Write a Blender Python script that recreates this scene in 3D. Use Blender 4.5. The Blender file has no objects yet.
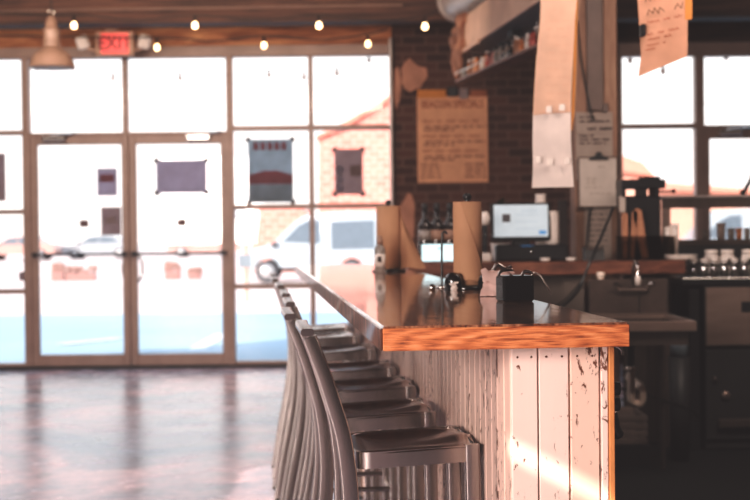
import bpy, math, random
from mathutils import Matrix, Vector
random.seed(7)
C = bpy.context.scene.collection
PI = math.pi
F = 1300.0; H = 1.26
PITCH = math.atan(20/F); ROLL = math.radians(0.6)
# ---------------------------------------------------------------- camera
cam_d = bpy.data.cameras.new('camera'); cam = bpy.data.objects.new('camera', cam_d); C.objects.link(cam)
RM = Matrix.Rotation(PI/2-PITCH, 3, 'X') @ Matrix.Rotation(-ROLL, 3, 'Z')
cam.matrix_world = Matrix.Translation((0, 0, H)) @ RM.to_4x4()
cam_d.sensor_width = 36; cam_d.lens = F*36/750; cam_d.clip_start = .05; cam_d.clip_end = 400
cam_d.dof.use_dof = True; cam_d.dof.focus_distance = 2.95; cam_d.dof.aperture_fstop = 4.2
bpy.context.scene.camera = cam

def at(px, py, pxm):
    """a point of the place from a picture reading, at depth F/pxm metres"""
    d = RM @ Vector(((px-375)/F, -(py-250)/F, -1))
    Y = F/pxm
    return Vector((0, 0, H)) + d*(Y/d.y)

# ---------------------------------------------------------------- materials
M = {}
def newmat(name):
    m = bpy.data.materials.new(name); m.use_nodes = True
    nt = m.node_tree; b = nt.nodes['Principled BSDF']
    M[name] = m
    return m, nt, b
def rgb(c):   # 8 bit sRGB -> linear
    o = []
    for v in c:
        v = v/255
        o.append(v/12.92 if v <= .04045 else ((v+.055)/1.055)**2.4)
    return tuple(o)+(1,)
def mat(name, col, rough=.5, metal=0, spec=.5, coat=0, emit=None, es=0, var=.12, scale=12, trans=0, bump=0, stretch=(1, 1, 1)):
    m, nt, b = newmat(name)
    c = rgb(col)
    b.inputs['Roughness'].default_value = rough; b.inputs['Metallic'].default_value = metal
    b.inputs['Specular IOR Level'].default_value = spec; b.inputs['Coat Weight'].default_value = coat
    b.inputs['Transmission Weight'].default_value = trans
    tc = nt.nodes.new('ShaderNodeTexCoord'); mp = nt.nodes.new('ShaderNodeMapping'); mp.inputs['Scale'].default_value = stretch
    n = nt.nodes.new('ShaderNodeTexNoise'); n.inputs['Scale'].default_value = scale; n.inputs['Detail'].default_value = 5
    nt.links.new(tc.outputs['Object'], mp.inputs[0]); nt.links.new(mp.outputs[0], n.inputs['Vector'])
    r = nt.nodes.new('ShaderNodeValToRGB')
    r.color_ramp.elements[0].position = .3; r.color_ramp.elements[1].position = .7
    r.color_ramp.elements[0].color = tuple(x*(1-var) for x in c[:3])+(1,)
    r.color_ramp.elements[1].color = tuple(min(1, x*(1+var)) for x in c[:3])+(1,)
    nt.links.new(n.outputs['Fac'], r.inputs[0]); nt.links.new(r.outputs[0], b.inputs['Base Color'])
    if emit:
        b.inputs['Emission Color'].default_value = rgb(emit); b.inputs['Emission Strength'].default_value = es
    if bump:
        bp = nt.nodes.new('ShaderNodeBump'); bp.inputs['Strength'].default_value = bump; bp.inputs['Distance'].default_value = .01
        nt.links.new(n.outputs['Fac'], bp.inputs['Height']); nt.links.new(bp.outputs[0], b.inputs['Normal'])
    return m
def ramp(nt, fac, stops):
    r = nt.nodes.new('ShaderNodeValToRGB'); e = r.color_ramp.elements
    while len(e) < len(stops): e.new(.5)
    for k, (p, c) in enumerate(stops): e[k].position = p; e[k].color = rgb(c)
    nt.links.new(fac, r.inputs[0]); return r.outputs[0]
def mapping(nt, scale=(1, 1, 1), rot=(0, 0, 0), loc=(0, 0, 0)):
    tc = nt.nodes.new('ShaderNodeTexCoord'); mp = nt.nodes.new('ShaderNodeMapping')
    mp.inputs['Scale'].default_value = scale; mp.inputs['Rotation'].default_value = rot; mp.inputs['Location'].default_value = loc
    nt.links.new(tc.outputs['Object'], mp.inputs[0]); return mp.outputs[0]
def noise(nt, vec, scale, detail=5, dist=0, rough=.5):
    n = nt.nodes.new('ShaderNodeTexNoise'); n.inputs['Scale'].default_value = scale; n.inputs['Detail'].default_value = detail
    n.inputs['Distortion'].default_value = dist; n.inputs['Roughness'].default_value = rough
    nt.links.new(vec, n.inputs['Vector']); return n.outputs['Fac']
def mixc(nt, fac, a, b, mode='MIX'):
    m = nt.nodes.new('ShaderNodeMix'); m.data_type = 'RGBA'; m.blend_type = mode
    for s, v in ((0, fac), (6, a), (7, b)):
        if hasattr(v, 'links'): nt.links.new(v, m.inputs[s])
        else: m.inputs[s].default_value = v
    return m.outputs[2]
def math_(nt, op, a, b=None):
    m = nt.nodes.new('ShaderNodeMath'); m.operation = op
    for s, v in ((0, a), (1, b)):
        if v is None: continue
        if hasattr(v, 'links'): nt.links.new(v, m.inputs[s])
        else: m.inputs[s].default_value = v
    return m.outputs[0]

def brick_mat(name, c1, c2, mort, w=.215, h=.08, patch=None, spec=.2):
    m, nt, b = newmat(name)
    tc = nt.nodes.new('ShaderNodeTexCoord'); sx = nt.nodes.new('ShaderNodeSeparateXYZ'); cx = nt.nodes.new('ShaderNodeCombineXYZ')
    nt.links.new(tc.outputs['Object'], sx.inputs[0])
    nt.links.new(math_(nt, 'ADD', sx.outputs[0], sx.outputs[1]), cx.inputs[0]); nt.links.new(sx.outputs[2], cx.inputs[1])
    br = nt.nodes.new('ShaderNodeTexBrick'); nt.links.new(cx.outputs[0], br.inputs['Vector'])
    br.inputs['Scale'].default_value = 1; br.inputs['Brick Width'].default_value = w; br.inputs['Row Height'].default_value = h
    br.inputs['Mortar Size'].default_value = h*.09; br.inputs['Bias'].default_value = -.1
    br.inputs['Color1'].default_value = rgb(c1); br.inputs['Color2'].default_value = rgb(c2); br.inputs['Mortar'].default_value = rgb(mort)
    col = br.outputs['Color']
    if patch:
        f = noise(nt, tc.outputs['Object'], 1.7, 6, .4)
        f = ramp(nt, f, [(.56, (0, 0, 0)), (.6, (255, 255, 255))])
        col = mixc(nt, f, col, rgb(patch))
    nt.links.new(col, b.inputs['Base Color']); b.inputs['Roughness'].default_value = .85; b.inputs['Specular IOR Level'].default_value = spec
    bp = nt.nodes.new('ShaderNodeBump'); bp.inputs['Strength'].default_value = .5; bp.inputs['Distance'].default_value = .01; bp.invert = True
    nt.links.new(br.outputs['Fac'], bp.inputs['Height']); nt.links.new(bp.outputs[0], b.inputs['Normal'])
    return m
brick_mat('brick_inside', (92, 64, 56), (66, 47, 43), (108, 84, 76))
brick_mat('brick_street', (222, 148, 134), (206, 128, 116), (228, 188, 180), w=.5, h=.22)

def wood_mat(name, dark, mid, light, scale=(1, 1, 1), rough=.5, coat=0, freq=9, spec=.5):
    m, nt, b = newmat(name)
    v = mapping(nt, scale)
    n1 = noise(nt, v, freq, 6, 1.6)
    n2 = noise(nt, v, freq*7, 4, .3)
    f = math_(nt, 'ADD', math_(nt, 'MULTIPLY', n1, .7), math_(nt, 'MULTIPLY', n2, .3))
    c = ramp(nt, f, [(.36, dark), (.5, mid), (.64, light)])
    nt.links.new(c, b.inputs['Base Color'])
    b.inputs['Roughness'].default_value = rough; b.inputs['Coat Weight'].default_value = coat; b.inputs['Coat Roughness'].default_value = .04
    b.inputs['Specular IOR Level'].default_value = spec
    bp = nt.nodes.new('ShaderNodeBump'); bp.inputs['Strength'].default_value = .12; bp.inputs['Distance'].default_value = .004
    nt.links.new(n2, bp.inputs['Height']); nt.links.new(bp.outputs[0], b.inputs['Normal'])
    return m
wood_mat('wood_header', (120, 74, 52), (176, 116, 82), (214, 158, 116), (.35, 2, 3), .7, freq=2.2)
wood_mat('wood_beam', (50, 32, 27), (82, 54, 44), (104, 72, 58), (.3, 1, 5), .7, freq=2.5)
wood_mat('wood_ceiling', (60, 42, 36), (80, 58, 50), (100, 74, 62), (3, .3, 1), .8)
wood_mat('wood_shelf', (84, 50, 38), (112, 70, 54), (136, 90, 70), (1, 4, 4), .45, freq=3)
wood_mat('wood_shelf_left', (70, 44, 34), (100, 62, 46), (120, 80, 60), (1, 4, 4), .45, freq=3)
wood_mat('wood_partition', (64, 50, 45), (86, 68, 60), (104, 84, 74), (5, 5, .4), .7, freq=3)
wood_mat('wood_column', (112, 84, 68), (140, 108, 90), (160, 128, 108), (4, 4, .4), .75, freq=3)
wood_mat('wood_shelf_tan', (150, 104, 78), (176, 126, 98), (200, 150, 120), (3, 3, .6), .6)
wood_mat('wood_tan', (196, 138, 104), (214, 158, 122), (226, 176, 140), (3, 3, .6), .6)
# glossy bar top: dark walnut planks under a thick clear varnish
m, nt, b = newmat('bar_top')
v = mapping(nt, (9, .55, 9))
n1 = noise(nt, v, 3.2, 7, 1.2); n2 = noise(nt, mapping(nt, (60, 1.2, 60)), 3, 3, 0)
f = math_(nt, 'ADD', math_(nt, 'MULTIPLY', n1, .65), math_(nt, 'MULTIPLY', n2, .35))
nt.links.new(ramp(nt, f, [(.38, (70, 42, 32)), (.47, (136, 88, 66)), (.56, (178, 124, 96)), (.66, (216, 166, 136))]), b.inputs['Base Color'])
b.inputs['Roughness'].default_value = .3; b.inputs['Coat Weight'].default_value = 1; b.inputs['Coat Roughness'].default_value = .06; b.inputs['Coat IOR'].default_value = 1.48
bp = nt.nodes.new('ShaderNodeBump'); bp.inputs['Strength'].default_value = .1; bp.inputs['Distance'].default_value = .004
nt.links.new(noise(nt, mapping(nt, (14, 3, 14)), 2, 3), bp.inputs['Height'])
nt.links.new(bp.outputs[0], b.inputs['Coat Normal']); 
bp2 = nt.nodes.new('ShaderNodeBump'); bp2.inputs['Strength'].default_value = .25; bp2.inputs['Distance'].default_value = .003
nt.links.new(n2, bp2.inputs['Height']); nt.links.new(bp2.outputs[0], b.inputs['Normal'])
# raw orange end grain edge with ring figure
m, nt, b = newmat('bar_edge')
v = mapping(nt, (1.0, 1, 5.2), loc=(-.545, 0, -5.35))
w = nt.nodes.new('ShaderNodeTexWave'); w.wave_type = 'RINGS'; w.rings_direction = 'Y'
w.inputs['Scale'].default_value = 5; w.inputs['Distortion'].default_value = 3; w.inputs['Detail'].default_value = 5; w.inputs['Detail Scale'].default_value = 2.2
nt.links.new(v, w.inputs['Vector'])
n2 = noise(nt, mapping(nt, (5, 5, 95)), 3, 7, .8, .65)
f = math_(nt, 'ADD', math_(nt, 'MULTIPLY', w.outputs['Fac'], .12), math_(nt, 'MULTIPLY', n2, .88))
nt.links.new(ramp(nt, f, [(.3, (92, 46, 28)), (.42, (176, 98, 58)), (.54, (210, 128, 82)), (.72, (232, 168, 122))]), b.inputs['Base Color'])
b.inputs['Roughness'].default_value = .45
bp = nt.nodes.new('ShaderNodeBump'); bp.inputs['Strength'].default_value = .5; bp.inputs['Distance'].default_value = .003
nt.links.new(f, bp.inputs['Height']); nt.links.new(bp.outputs[0], b.inputs['Normal'])
# glossy varnished side edge
wood_mat('bar_side', (46, 28, 22), (96, 60, 46), (150, 104, 84), (8, 8, 2), .4, coat=.35, freq=2)
# chipped white painted boards
def paint(name, base, chip, th=.67):
    m, nt, b = newmat(name)
    v = mapping(nt, (1, 1, .45))
    oi = nt.nodes.new('ShaderNodeObjectInfo')
    n1 = noise(nt, v, 60, 8, .6, .7); n0 = noise(nt, mapping(nt, (1, 1, .3)), 7, 4)
    f = math_(nt, 'ADD', math_(nt, 'MULTIPLY', n1, .75), math_(nt, 'MULTIPLY', n0, .45))
    fac = ramp(nt, f, [(th, (0, 0, 0)), (th+.017, (255, 255, 255))])
    tone = mixc(nt, math_(nt, 'MULTIPLY', n0, .6), rgb(base), rgb(tuple(int(x*.9) for x in base)))
    nt.links.new(mixc(nt, fac, tone, rgb(chip)), b.inputs['Base Color'])
    b.inputs['Roughness'].default_value = .42
    bp = nt.nodes.new('ShaderNodeBump'); bp.inputs['Strength'].default_value = .35; bp.inputs['Distance'].default_value = .002; bp.invert = True
    nt.links.new(fac, bp.inputs['Height']); nt.links.new(bp.outputs[0], b.inputs['Normal'])
paint('paint_white', (244, 218, 208), (110, 68, 52))
paint('paint_side_shade', (206, 176, 164), (84, 56, 46), .66)  # darker side boards: stool shade put into the paint, plus more chips
paint('paint_pink', (240, 206, 190), (104, 62, 46))
mat('wood_trim_orange', (206, 138, 88), .5, var=.12, scale=30)
mat('gap_brown', (96, 62, 46), .8)
# polished concrete floor
m, nt, b = newmat('concrete')
v = mapping(nt, (1, 1, 1))
n1 = noise(nt, v, .9, 8, .7, .62); n2 = noise(nt, v, 5, 8, 0, .65)
c1 = ramp(nt, n1, [(.38, (150, 166, 184)), (.5, (196, 184, 194)), (.6, (246, 212, 214))])
c2 = ramp(nt, n2, [(.35, (104, 98, 106)), (.43, (186, 182, 192)), (.6, (246, 238, 242))])
nt.links.new(mixc(nt, .7, c1, c2, 'MULTIPLY'), b.inputs['Base Color'])
r = ramp(nt, n2, [(.3, (120, 120, 120)), (.7, (150, 150, 150))])
nt.links.new(r, b.inputs['Roughness']); b.inputs['Specular IOR Level'].default_value = .5
mat('line_white', (225, 228, 230), .8); mat('street_sun_tint', (226, 208, 202), .9, spec=.1, scale=.2, var=.1)  # far ground: sunlight put into a paler pinkish colour
mat('street', (166, 188, 203), .9, spec=.1, scale=.25, var=.08)  # near ground: the building's shade put into the bluish colour
mat('dark_floor_mat', (16, 14, 14), .8, scale=40)
# glass
def glass(name, tint, fac):
    m = bpy.data.materials.new(name); m.use_nodes = True; nt = m.node_tree; M[name] = m
    nt.nodes.remove(nt.nodes['Principled BSDF']); out = nt.nodes['Material Output']
    t = nt.nodes.new('ShaderNodeBsdfTransparent'); g = nt.nodes.new('ShaderNodeBsdfGlossy'); mx = nt.nodes.new('ShaderNodeMixShader')
    t.inputs[0].default_value = rgb(tint); g.inputs['Roughness'].default_value = .02; mx.inputs[0].default_value = fac
    nt.links.new(t.outputs[0], mx.inputs[1]); nt.links.new(g.outputs[0], mx.inputs[2]); nt.links.new(mx.outputs[0], out.inputs[0])
glass('window_glass', (252, 252, 252), .03)
glass('clear_plastic', (205, 198, 192), .06)
glass('jar_glass', (225, 225, 225), .35)
# thin sheet that lets light through
def sheet_mat(name, col, tr=.35):
    m = bpy.data.materials.new(name); m.use_nodes = True; nt = m.node_tree; M[name] = m
    b = nt.nodes['Principled BSDF']; out = nt.nodes['Material Output']
    n = noise(nt, mapping(nt), 9, 5); c = ramp(nt, n, [(.3, tuple(int(x*.92) for x in col)), (.7, col)])
    t = nt.nodes.new('ShaderNodeBsdfTranslucent'); mx = nt.nodes.new('ShaderNodeMixShader'); mx.inputs[0].default_value = tr
    nt.links.new(c, b.inputs['Base Color']); nt.links.new(c, t.inputs[0]); b.inputs['Roughness'].default_value = .8
    nt.links.new(b.outputs[0], mx.inputs[1]); nt.links.new(t.outputs[0], mx.inputs[2]); nt.links.new(mx.outputs[0], out.inputs[0])
sheet_mat('kraft', (216, 164, 132), .12); sheet_mat('kraft_light', (246, 204, 178), .35); sheet_mat('kraft_pale', (248, 232, 224), .3)
sheet_mat('kraft_orange', (204, 138, 74), .15); sheet_mat('kraft_menu', (202, 152, 126), .12); sheet_mat('kraft_roll', (186, 142, 112), .05)
sheet_mat('paper_white', (196, 182, 172), .1); sheet_mat('paper_grey', (160, 144, 134), .1); sheet_mat('tissue', (238, 206, 198), .3)
sheet_mat('poster_grey', (196, 188, 200), .7); sheet_mat('poster_blue', (188, 198, 206), .7); sheet_mat('poster_brown', (184, 168, 170), .65)
sheet_mat('poster_red', (190, 136, 146), .65); sheet_mat('poster_dim', (150, 128, 128), .5); sheet_mat('poster_pale', (210, 192, 192), .65)
mat('ink', (96, 60, 42), .7); mat('ink_black', (52, 40, 38), .7); mat('ink_soft', (140, 84, 56), .7); mat('ink_faint', (226, 172, 140), .7); mat('ink_red', (150, 78, 56), .7)
mat('tape', (66, 60, 66), .5)
mat('frame_bronze_hazed', (150, 126, 116), .45, metal=.1, scale=6)  # bronze lightened, window haze put into the colour
mat('frame_dark', (60, 56, 58), .4, metal=.4, scale=6)
mat('alu', (176, 168, 164), .25, metal=1, scale=40, var=.06, stretch=(1, 1, .1))
mat('alu_seat', (158, 138, 128), .15, metal=1, scale=8, var=.1)
mat('chrome', (215, 210, 205), .12, metal=1, var=.02)
mat('rubber', (30, 28, 28), .6)
mat('channel_brown', (96, 78, 70), .5); mat('steel', (160, 140, 130), .32, metal=.6, scale=20, stretch=(.2, 1, 1))
mat('steel_dark', (96, 82, 76), .4, metal=.4, scale=20)
mat('galvanised', (186, 176, 172), .4, metal=.4, scale=9, var=.15)
mat('duct_side', (214, 180, 160), .5, metal=.1, scale=5)
mat('duct_bottom', (122, 124, 128), .45, metal=.5, scale=5)
mat('duct_torn', (150, 110, 90), .7, scale=9, var=.4)
mat('plaster_patch', (168, 124, 104), .8, scale=6, var=.2)
mat('black_plastic', (36, 33, 34), .35, scale=10); mat('black_gloss', (22, 20, 21), .12, coat=.5)
mat('dark_cabinet', (50, 47, 47), .5, scale=8); mat('dark_cloth', (52, 42, 40), .9)
mat('grey_box', (120, 108, 102), .6, scale=8)
mat('white_plastic', (226, 214, 206), .4); mat('white_pipe', (240, 220, 204), .4); mat('white_panel', (160, 142, 132), .7, scale=3)
mat('crate_grey', (172, 152, 142), .6); mat('lamp_white', (124, 100, 88), .4, scale=7); mat('lamp_inside', (236, 196, 160), .5, emit=(255, 190, 130), es=.25)
mat('exit_red', (235, 96, 92), .4, emit=(255, 92, 88), es=.4); mat('exit_box', (186, 150, 130), .5); mat('exit_letter', (120, 44, 44), .5)
mat('bulb_lit', (255, 240, 215), .3, emit=(255, 214, 160), es=6); mat('socket', (44, 32, 28), .6); mat('bulb_off', (150, 96, 66), .2)
mat('screen_white', (150, 160, 166), .3, emit=(208, 218, 224), es=.5); mat('screen_line', (150, 165, 175), .4, emit=(150, 166, 178), es=.5)
mat('screen_dark', (60, 54, 56), .4, emit=(70, 64, 66), es=.3); mat('screen_blue', (60, 120, 170), .4, emit=(60, 120, 170), es=.6)
mat('screen_cyan', (205, 232, 238), .3, emit=(205, 236, 244), es=.8)
mat('red_cap', (170, 78, 66), .4); mat('amber', (190, 120, 70), .3); mat('bottle_dark', (44, 34, 32), .15, coat=.5); mat('label_tan', (150, 120, 104), .6)
mat('bottle_grey', (140, 130, 124), .3); mat('bottle_white', (226, 214, 204), .35); mat('bottle_wood', (150, 104, 76), .4)
mat('car_white', (176, 188, 196), .3, coat=.6, var=.03); mat('car_grey', (165, 170, 176), .35, coat=.5, var=.03); mat('car_red', (190, 150, 142), .4, coat=.5); mat('car_brown', (160, 122, 116), .4, coat=.5)  # car colours paled, outdoor haze put into the paint
mat('car_glass', (104, 118, 130), .3); mat('tyre', (84, 84, 88), .8); mat('hub', (190, 190, 192), .4, metal=.5)
mat('house_brown', (160, 128, 120), .8); mat('roof_pink', (206, 146, 128), .8); mat('house_wall', (222, 176, 158), .8); mat('sign_grey', (128, 138, 146), .6); mat('post_tan', (200, 160, 144), .7)
mat('plaster_wall', (84, 70, 66), .8, scale=3)
mat('leaf', (52, 64, 34), .6); mat('sill_dark', (52, 48, 50), .5)

# ---------------------------------------------------------------- mesh builder
class MB:
    def __init__(s): s.v = []; s.f = []; s.sm = []
    def add(s, vs, fs, smooth=False):
        o = len(s.v); s.v += [tuple(x) for x in vs]; s.f += [tuple(i+o for i in f) for f in fs]; s.sm += [smooth]*len(fs); return s
    def box(s, a, b, bev=0, mtx=None):
        x0, y0, z0 = (min(a[i], b[i]) for i in range(3)); x1, y1, z1 = (max(a[i], b[i]) for i in range(3))
        e = min(bev, (x1-x0)/2.01, (y1-y0)/2.01, (z1-z0)/2.01)
        if e <= 0:
            vs = [(x, y, z) for x in (x0, x1) for y in (y0, y1) for z in (z0, z1)]
            fs = [(0, 1, 3, 2), (4, 6, 7, 5), (0, 4, 5, 1), (2, 3, 7, 6), (0, 2, 6, 4), (1, 5, 7, 3)]
        else:
            vs = []; idx = {}
            for sx in (0, 1):
                for sy in (0, 1):
                    for sz in (0, 1):
                        c = (x1 if sx else x0, y1 if sy else y0, z1 if sz else z0); d = (-1 if sx else 1, -1 if sy else 1, -1 if sz else 1)
                        for ax in range(3):
                            p = [c[i]+(0 if i == ax else d[i]*e) for i in range(3)]; idx[(sx, sy, sz, ax)] = len(vs); vs.append(tuple(p))
            fs = []
            for ax in range(3):
                o = [i for i in range(3) if i != ax]
                for sd in (0, 1):
                    q = []
                    for u, w in ((0, 0), (1, 0), (1, 1), (0, 1)):
                        k = [0]*3; k[ax] = sd; k[o[0]] = u; k[o[1]] = w; q.append(idx[(*k, ax)])
                    fs.append(tuple(q))
                for u in (0, 1):
                    for w in (0, 1):
                        k0 = [0]*3; k1 = [0]*3; k0[ax] = 0; k1[ax] = 1
                        for k in (k0, k1): k[o[0]] = u; k[o[1]] = w
                        fs.append((idx[(*k0, o[0])], idx[(*k1, o[0])], idx[(*k1, o[1])], idx[(*k0, o[1])]))
            for k in [(a_, b_, c_) for a_ in (0, 1) for b_ in (0, 1) for c_ in (0, 1)]:
                fs.append(tuple(idx[(*k, ax)] for ax in range(3)))
        if mtx is not None: vs = [tuple(mtx @ Vector(v)) for v in vs]
        return s.add(vs, fs)
    def tube(s, pts, r, n=10, sec=None, closed=False, up=None, cap=True):
        """sweep a round (or sec = list of 2D points) section along pts; r may be a list"""
        pts = [Vector(p) for p in pts]; N = len(pts)
        rr = r if isinstance(r, (list, tuple)) else [r]*N
        sec = sec or [(math.cos(2*PI*k/n), math.sin(2*PI*k/n)) for k in range(n)]; n = len(sec)
        vs = []; prev = None
        for i, p in enumerate(pts):
            if closed: t = pts[(i+1) % N]-pts[i-1]
            else: t = pts[min(i+1, N-1)]-pts[max(i-1, 0)]
            t.normalize()
            ref = Vector(up) if up else (prev if prev is not None else (Vector((0, 0, 1)) if abs(t.z) < .9 else Vector((0, 1, 0))))
            a = ref-t*ref.dot(t)
            if a.length < 1e-6: a = t.orthogonal()
            a.normalize(); prev = a; b = t.cross(a)
            for (x, y) in sec: vs.append(p+a*x*rr[i]+b*y*rr[i])
        fs = []
        for i in range(N if closed else N-1):
            j = (i+1) % N
            for k in range(n):
                l = (k+1) % n; fs.append((i*n+k, i*n+l, j*n+l, j*n+k))
        s.add(vs, fs, n >= 8)
        if not closed and cap: s.add(vs[:n], [tuple(range(n-1, -1, -1))]); s.add(vs[-n:], [tuple(range(n))])
        return s
    def lathe(s, prof, n=20, o=(0, 0, 0), mtx=None):
        vs = []; fs = []
        for (r, z) in prof:
            for k in range(n):
                a = 2*PI*k/n; v = Vector((r*math.cos(a), r*math.sin(a), z))
                if mtx is not None: v = mtx @ v
                vs.append(v+Vector(o))
        for i in range(len(prof)-1):
            for k in range(n):
                l = (k+1) % n; fs.append((i*n+k, i*n+l, (i+1)*n+l, (i+1)*n+k))
        if prof[0][0] > 1e-4: fs.append(tuple(range(n-1, -1, -1)))
        if prof[-1][0] > 1e-4: fs.append(tuple((len(prof)-1)*n+k for k in range(n)))
        return s.add(vs, fs, True)
    def prism(s, poly, a, b, axis=1):
        """poly of 2D points in the plane across axis, extruded a..b on axis"""
        def mk(p, h):
            return (h, p[0], p[1]) if axis == 0 else ((p[0], h, p[1]) if axis == 1 else (p[0], p[1], h))
        n = len(poly); vs = [mk(p, a) for p in poly]+[mk(p, b) for p in poly]
        fs = [tuple(range(n)), tuple(range(2*n-1, n-1, -1))]+[(k, (k+1) % n, n+(k+1) % n, n+k) for k in range(n)]
        return s.add(vs, fs)
    def grid(s, rows, smooth=True):
        n = len(rows[0]); vs = [p for r in rows for p in r]; fs = []
        for i in range(len(rows)-1):
            for k in range(n-1): fs.append((i*n+k, i*n+k+1, (i+1)*n+k+1, (i+1)*n+k))
        return s.add(vs, fs, smooth)
    def build(s, name, m, parent=None, fix=True):
        me = bpy.data.meshes.new(name); me.from_pydata(s.v, [], s.f); me.validate()
        if len(me.polygons) == len(s.sm): me.polygons.foreach_set('use_smooth', s.sm)
        if fix:
            import bmesh
            bm = bmesh.new(); bm.from_mesh(me); bmesh.ops.recalc_face_normals(bm, faces=bm.faces); bm.to_mesh(me); bm.free()
        me.materials.append(M[m]); me.update()
        o = bpy.data.objects.new(name, me); C.objects.link(o)
        if parent: o.parent = parent
        return o
def tag(o, label=None, cat=None, group=None, kind=None):
    if label: o['label'] = label
    if cat: o['category'] = cat
    if group: o['group'] = group
    if kind: o['kind'] = kind
    return o
def thing(name, label, cat, loc=(0, 0, 0), rz=0, group=None):
    o = bpy.data.objects.new(name, None); C.objects.link(o); o.empty_display_size = .1
    o.location = loc; o.rotation_euler = (0, 0, rz); return tag(o, label, cat, group)
def B(a, b, name, m, parent=None, bev=0): return MB().box(a, b, bev).build(name, m, parent)
def struct(o): o['kind'] = 'structure'; return o
def arc(pts, n=5):   # smooth a polyline (catmull)
    P = [Vector(p) for p in pts]; out = []
    for i in range(len(P)-1):
        p0 = P[max(i-1, 0)]; p1 = P[i]; p2 = P[i+1]; p3 = P[min(i+2, len(P)-1)]
        for k in range(n):
            t = k/n; out.append(.5*((2*p1)+(-p0+p2)*t+(2*p0-5*p1+4*p2-p3)*t*t+(-p0+3*p1-3*p2+p3)*t**3))
    return out+[P[-1]]
def rrect(w, h, r, n=3):   # rounded rectangle section
    o = []
    for (cx, cy, a0) in ((w/2-r, h/2-r, 0), (-w/2+r, h/2-r, PI/2), (-w/2+r, -h/2+r, PI), (w/2-r, -h/2+r, 3*PI/2)):
        for k in range(n+1): a = a0+PI/2*k/n; o.append((cx+r*math.cos(a), cy+r*math.sin(a)))
    return o
def text(s, size, m, parent, loc, name='lettering', bold=0, sx=1, rot=(PI/2, 0, 0), ext=.001):
    cu = bpy.data.curves.new(name, 'FONT'); cu.body = s; cu.size = size; cu.extrude = ext; cu.offset = bold; cu.align_x = 'CENTER'; cu.align_y = 'CENTER'; cu.resolution_u = 2
    t = bpy.data.objects.new('t', cu); C.objects.link(t); bpy.context.view_layer.update()
    me = bpy.data.meshes.new_from_object(t.evaluated_get(bpy.context.evaluated_depsgraph_get())); bpy.data.objects.remove(t)
    me.materials.clear(); me.materials.append(M[m])
    o = bpy.data.objects.new(name, me); C.objects.link(o); o.parent = parent; o.location = loc; o.rotation_euler = rot; o.scale = (sx, 1, 1); return o
def scribble(mb, x0, x1, z, h, y, rnd, t=.003):
    """handwritten marks too small to read: short strokes"""
    x = x0
    while x < x1:
        wl = rnd.uniform(1.5, 5)*h
        pts = []; k = 0; xe = min(x+wl, x1)
        while x < xe:
            pts.append((x, z+(h*.45 if k % 2 else -h*.45)*rnd.uniform(.5, 1))); x += h*rnd.uniform(.25, .5); k += 1
        for a, b2 in zip(pts, pts[1:]):
            d = Vector((b2[0]-a[0], b2[1]-a[1])); d.normalize(); nx, nz = -d.y*t/2, d.x*t/2
            mb.add([(a[0]+nx, y, a[1]+nz), (b2[0]+nx, y, b2[1]+nz), (b2[0]-nx, y, b2[1]-nz), (a[0]-nx, y, a[1]-nz)], [(0, 1, 2, 3)])
        x += h*.8

# ---------------------------------------------------------------- the room
D = F/108.0           # window wall
def wx(px): return at(px, 210, 108).x
def wz(py): return at(200, py, 108).z
def wz2(py): return at(690, py, 108).z
XL, XR, YB, ZC = -4.2, 4.6, -4.0, 3.5
zt = wz(54.5)          # top of the windows
struct(B((XL-.2, YB, -.2), (XR+.2, D+.15, 0), 'floor', 'concrete'))
struct(B((XL-.2, YB-.2, ZC), (XR+.2, D+.3, ZC+.15), 'ceiling', 'wood_ceiling'))
struct(B((XR, YB, 0), (XR+.2, D+.1, ZC), 'wall_right', 'plaster_wall'))
struct(B((XL-.2, YB-.2, 0), (XR+.2, YB, ZC), 'wall_back', 'plaster_wall'))
# left wall with an unseen slot and window, shaped to throw the sun patches
wl = MB(); slot = (-3.4, -2.5, 3.25, 3.30); win = (1.0, 2.75, 1.92, 2.75)
ys = [YB, slot[0], slot[1], win[0], win[1], D+.1]
for y0, y1, holes in ((ys[0], ys[1], []), (ys[1], ys[2], [slot[2:]]), (ys[2], ys[3], []), (ys[3], ys[4], [win[2:]]), (ys[4], ys[5], [])):
    z = 0
    for (a, c) in holes: wl.box((XL-.03, y0, z), (XL, y1, a)); z = c
    wl.box((XL-.03, y0, z), (XL, y1, ZC))
struct(wl.build('wall_left', 'plaster_wall'))
# window wall: header, brick pier, right part
WF = MB()
struct(B((XL, D+.02, zt+.02), (wx(393.5), D+.25, ZC+1.1), 'wall_front', 'wood_header'))
struct(B((wx(393.5), D-.05, 0), (wx(619), D+.25, ZC), 'wall_front', 'brick_inside'))
struct(B((wx(619), D+.02, wz2(50)), (XR, D+.25, ZC), 'wall_front', 'wood_beam'))
struct(B((wx(619), D+.02, 0), (wx(697), D+.2, .75), 'wall_front', 'brick_inside'))
struct(B((wx(393.5)-.02, D+.0, ZC+.1), (XR, D+.25, ZC+1.1), 'wall_front', 'wood_beam'))
struct(B((XL, D-.07, zt-.01), (wx(393.5), D+.02, zt+.07), 'trim_1', 'frame_bronze_hazed'))
struct(B((XL, D-.03, -.001), (wx(393.5), D+.1, .03), 'trim_2', 'sill_dark'))
struct(B((wx(619), D-.07, wz2(52)-.01), (XR, D+.02, wz2(52)+.08), 'trim_3', 'frame_bronze_hazed'))
struct(MB().tube([(wx(392), D-.09, 0), (wx(392), D-.09, zt+.12)], .018, 10).build('trim_4', 'galvanised'))
nwin = [0]
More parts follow.
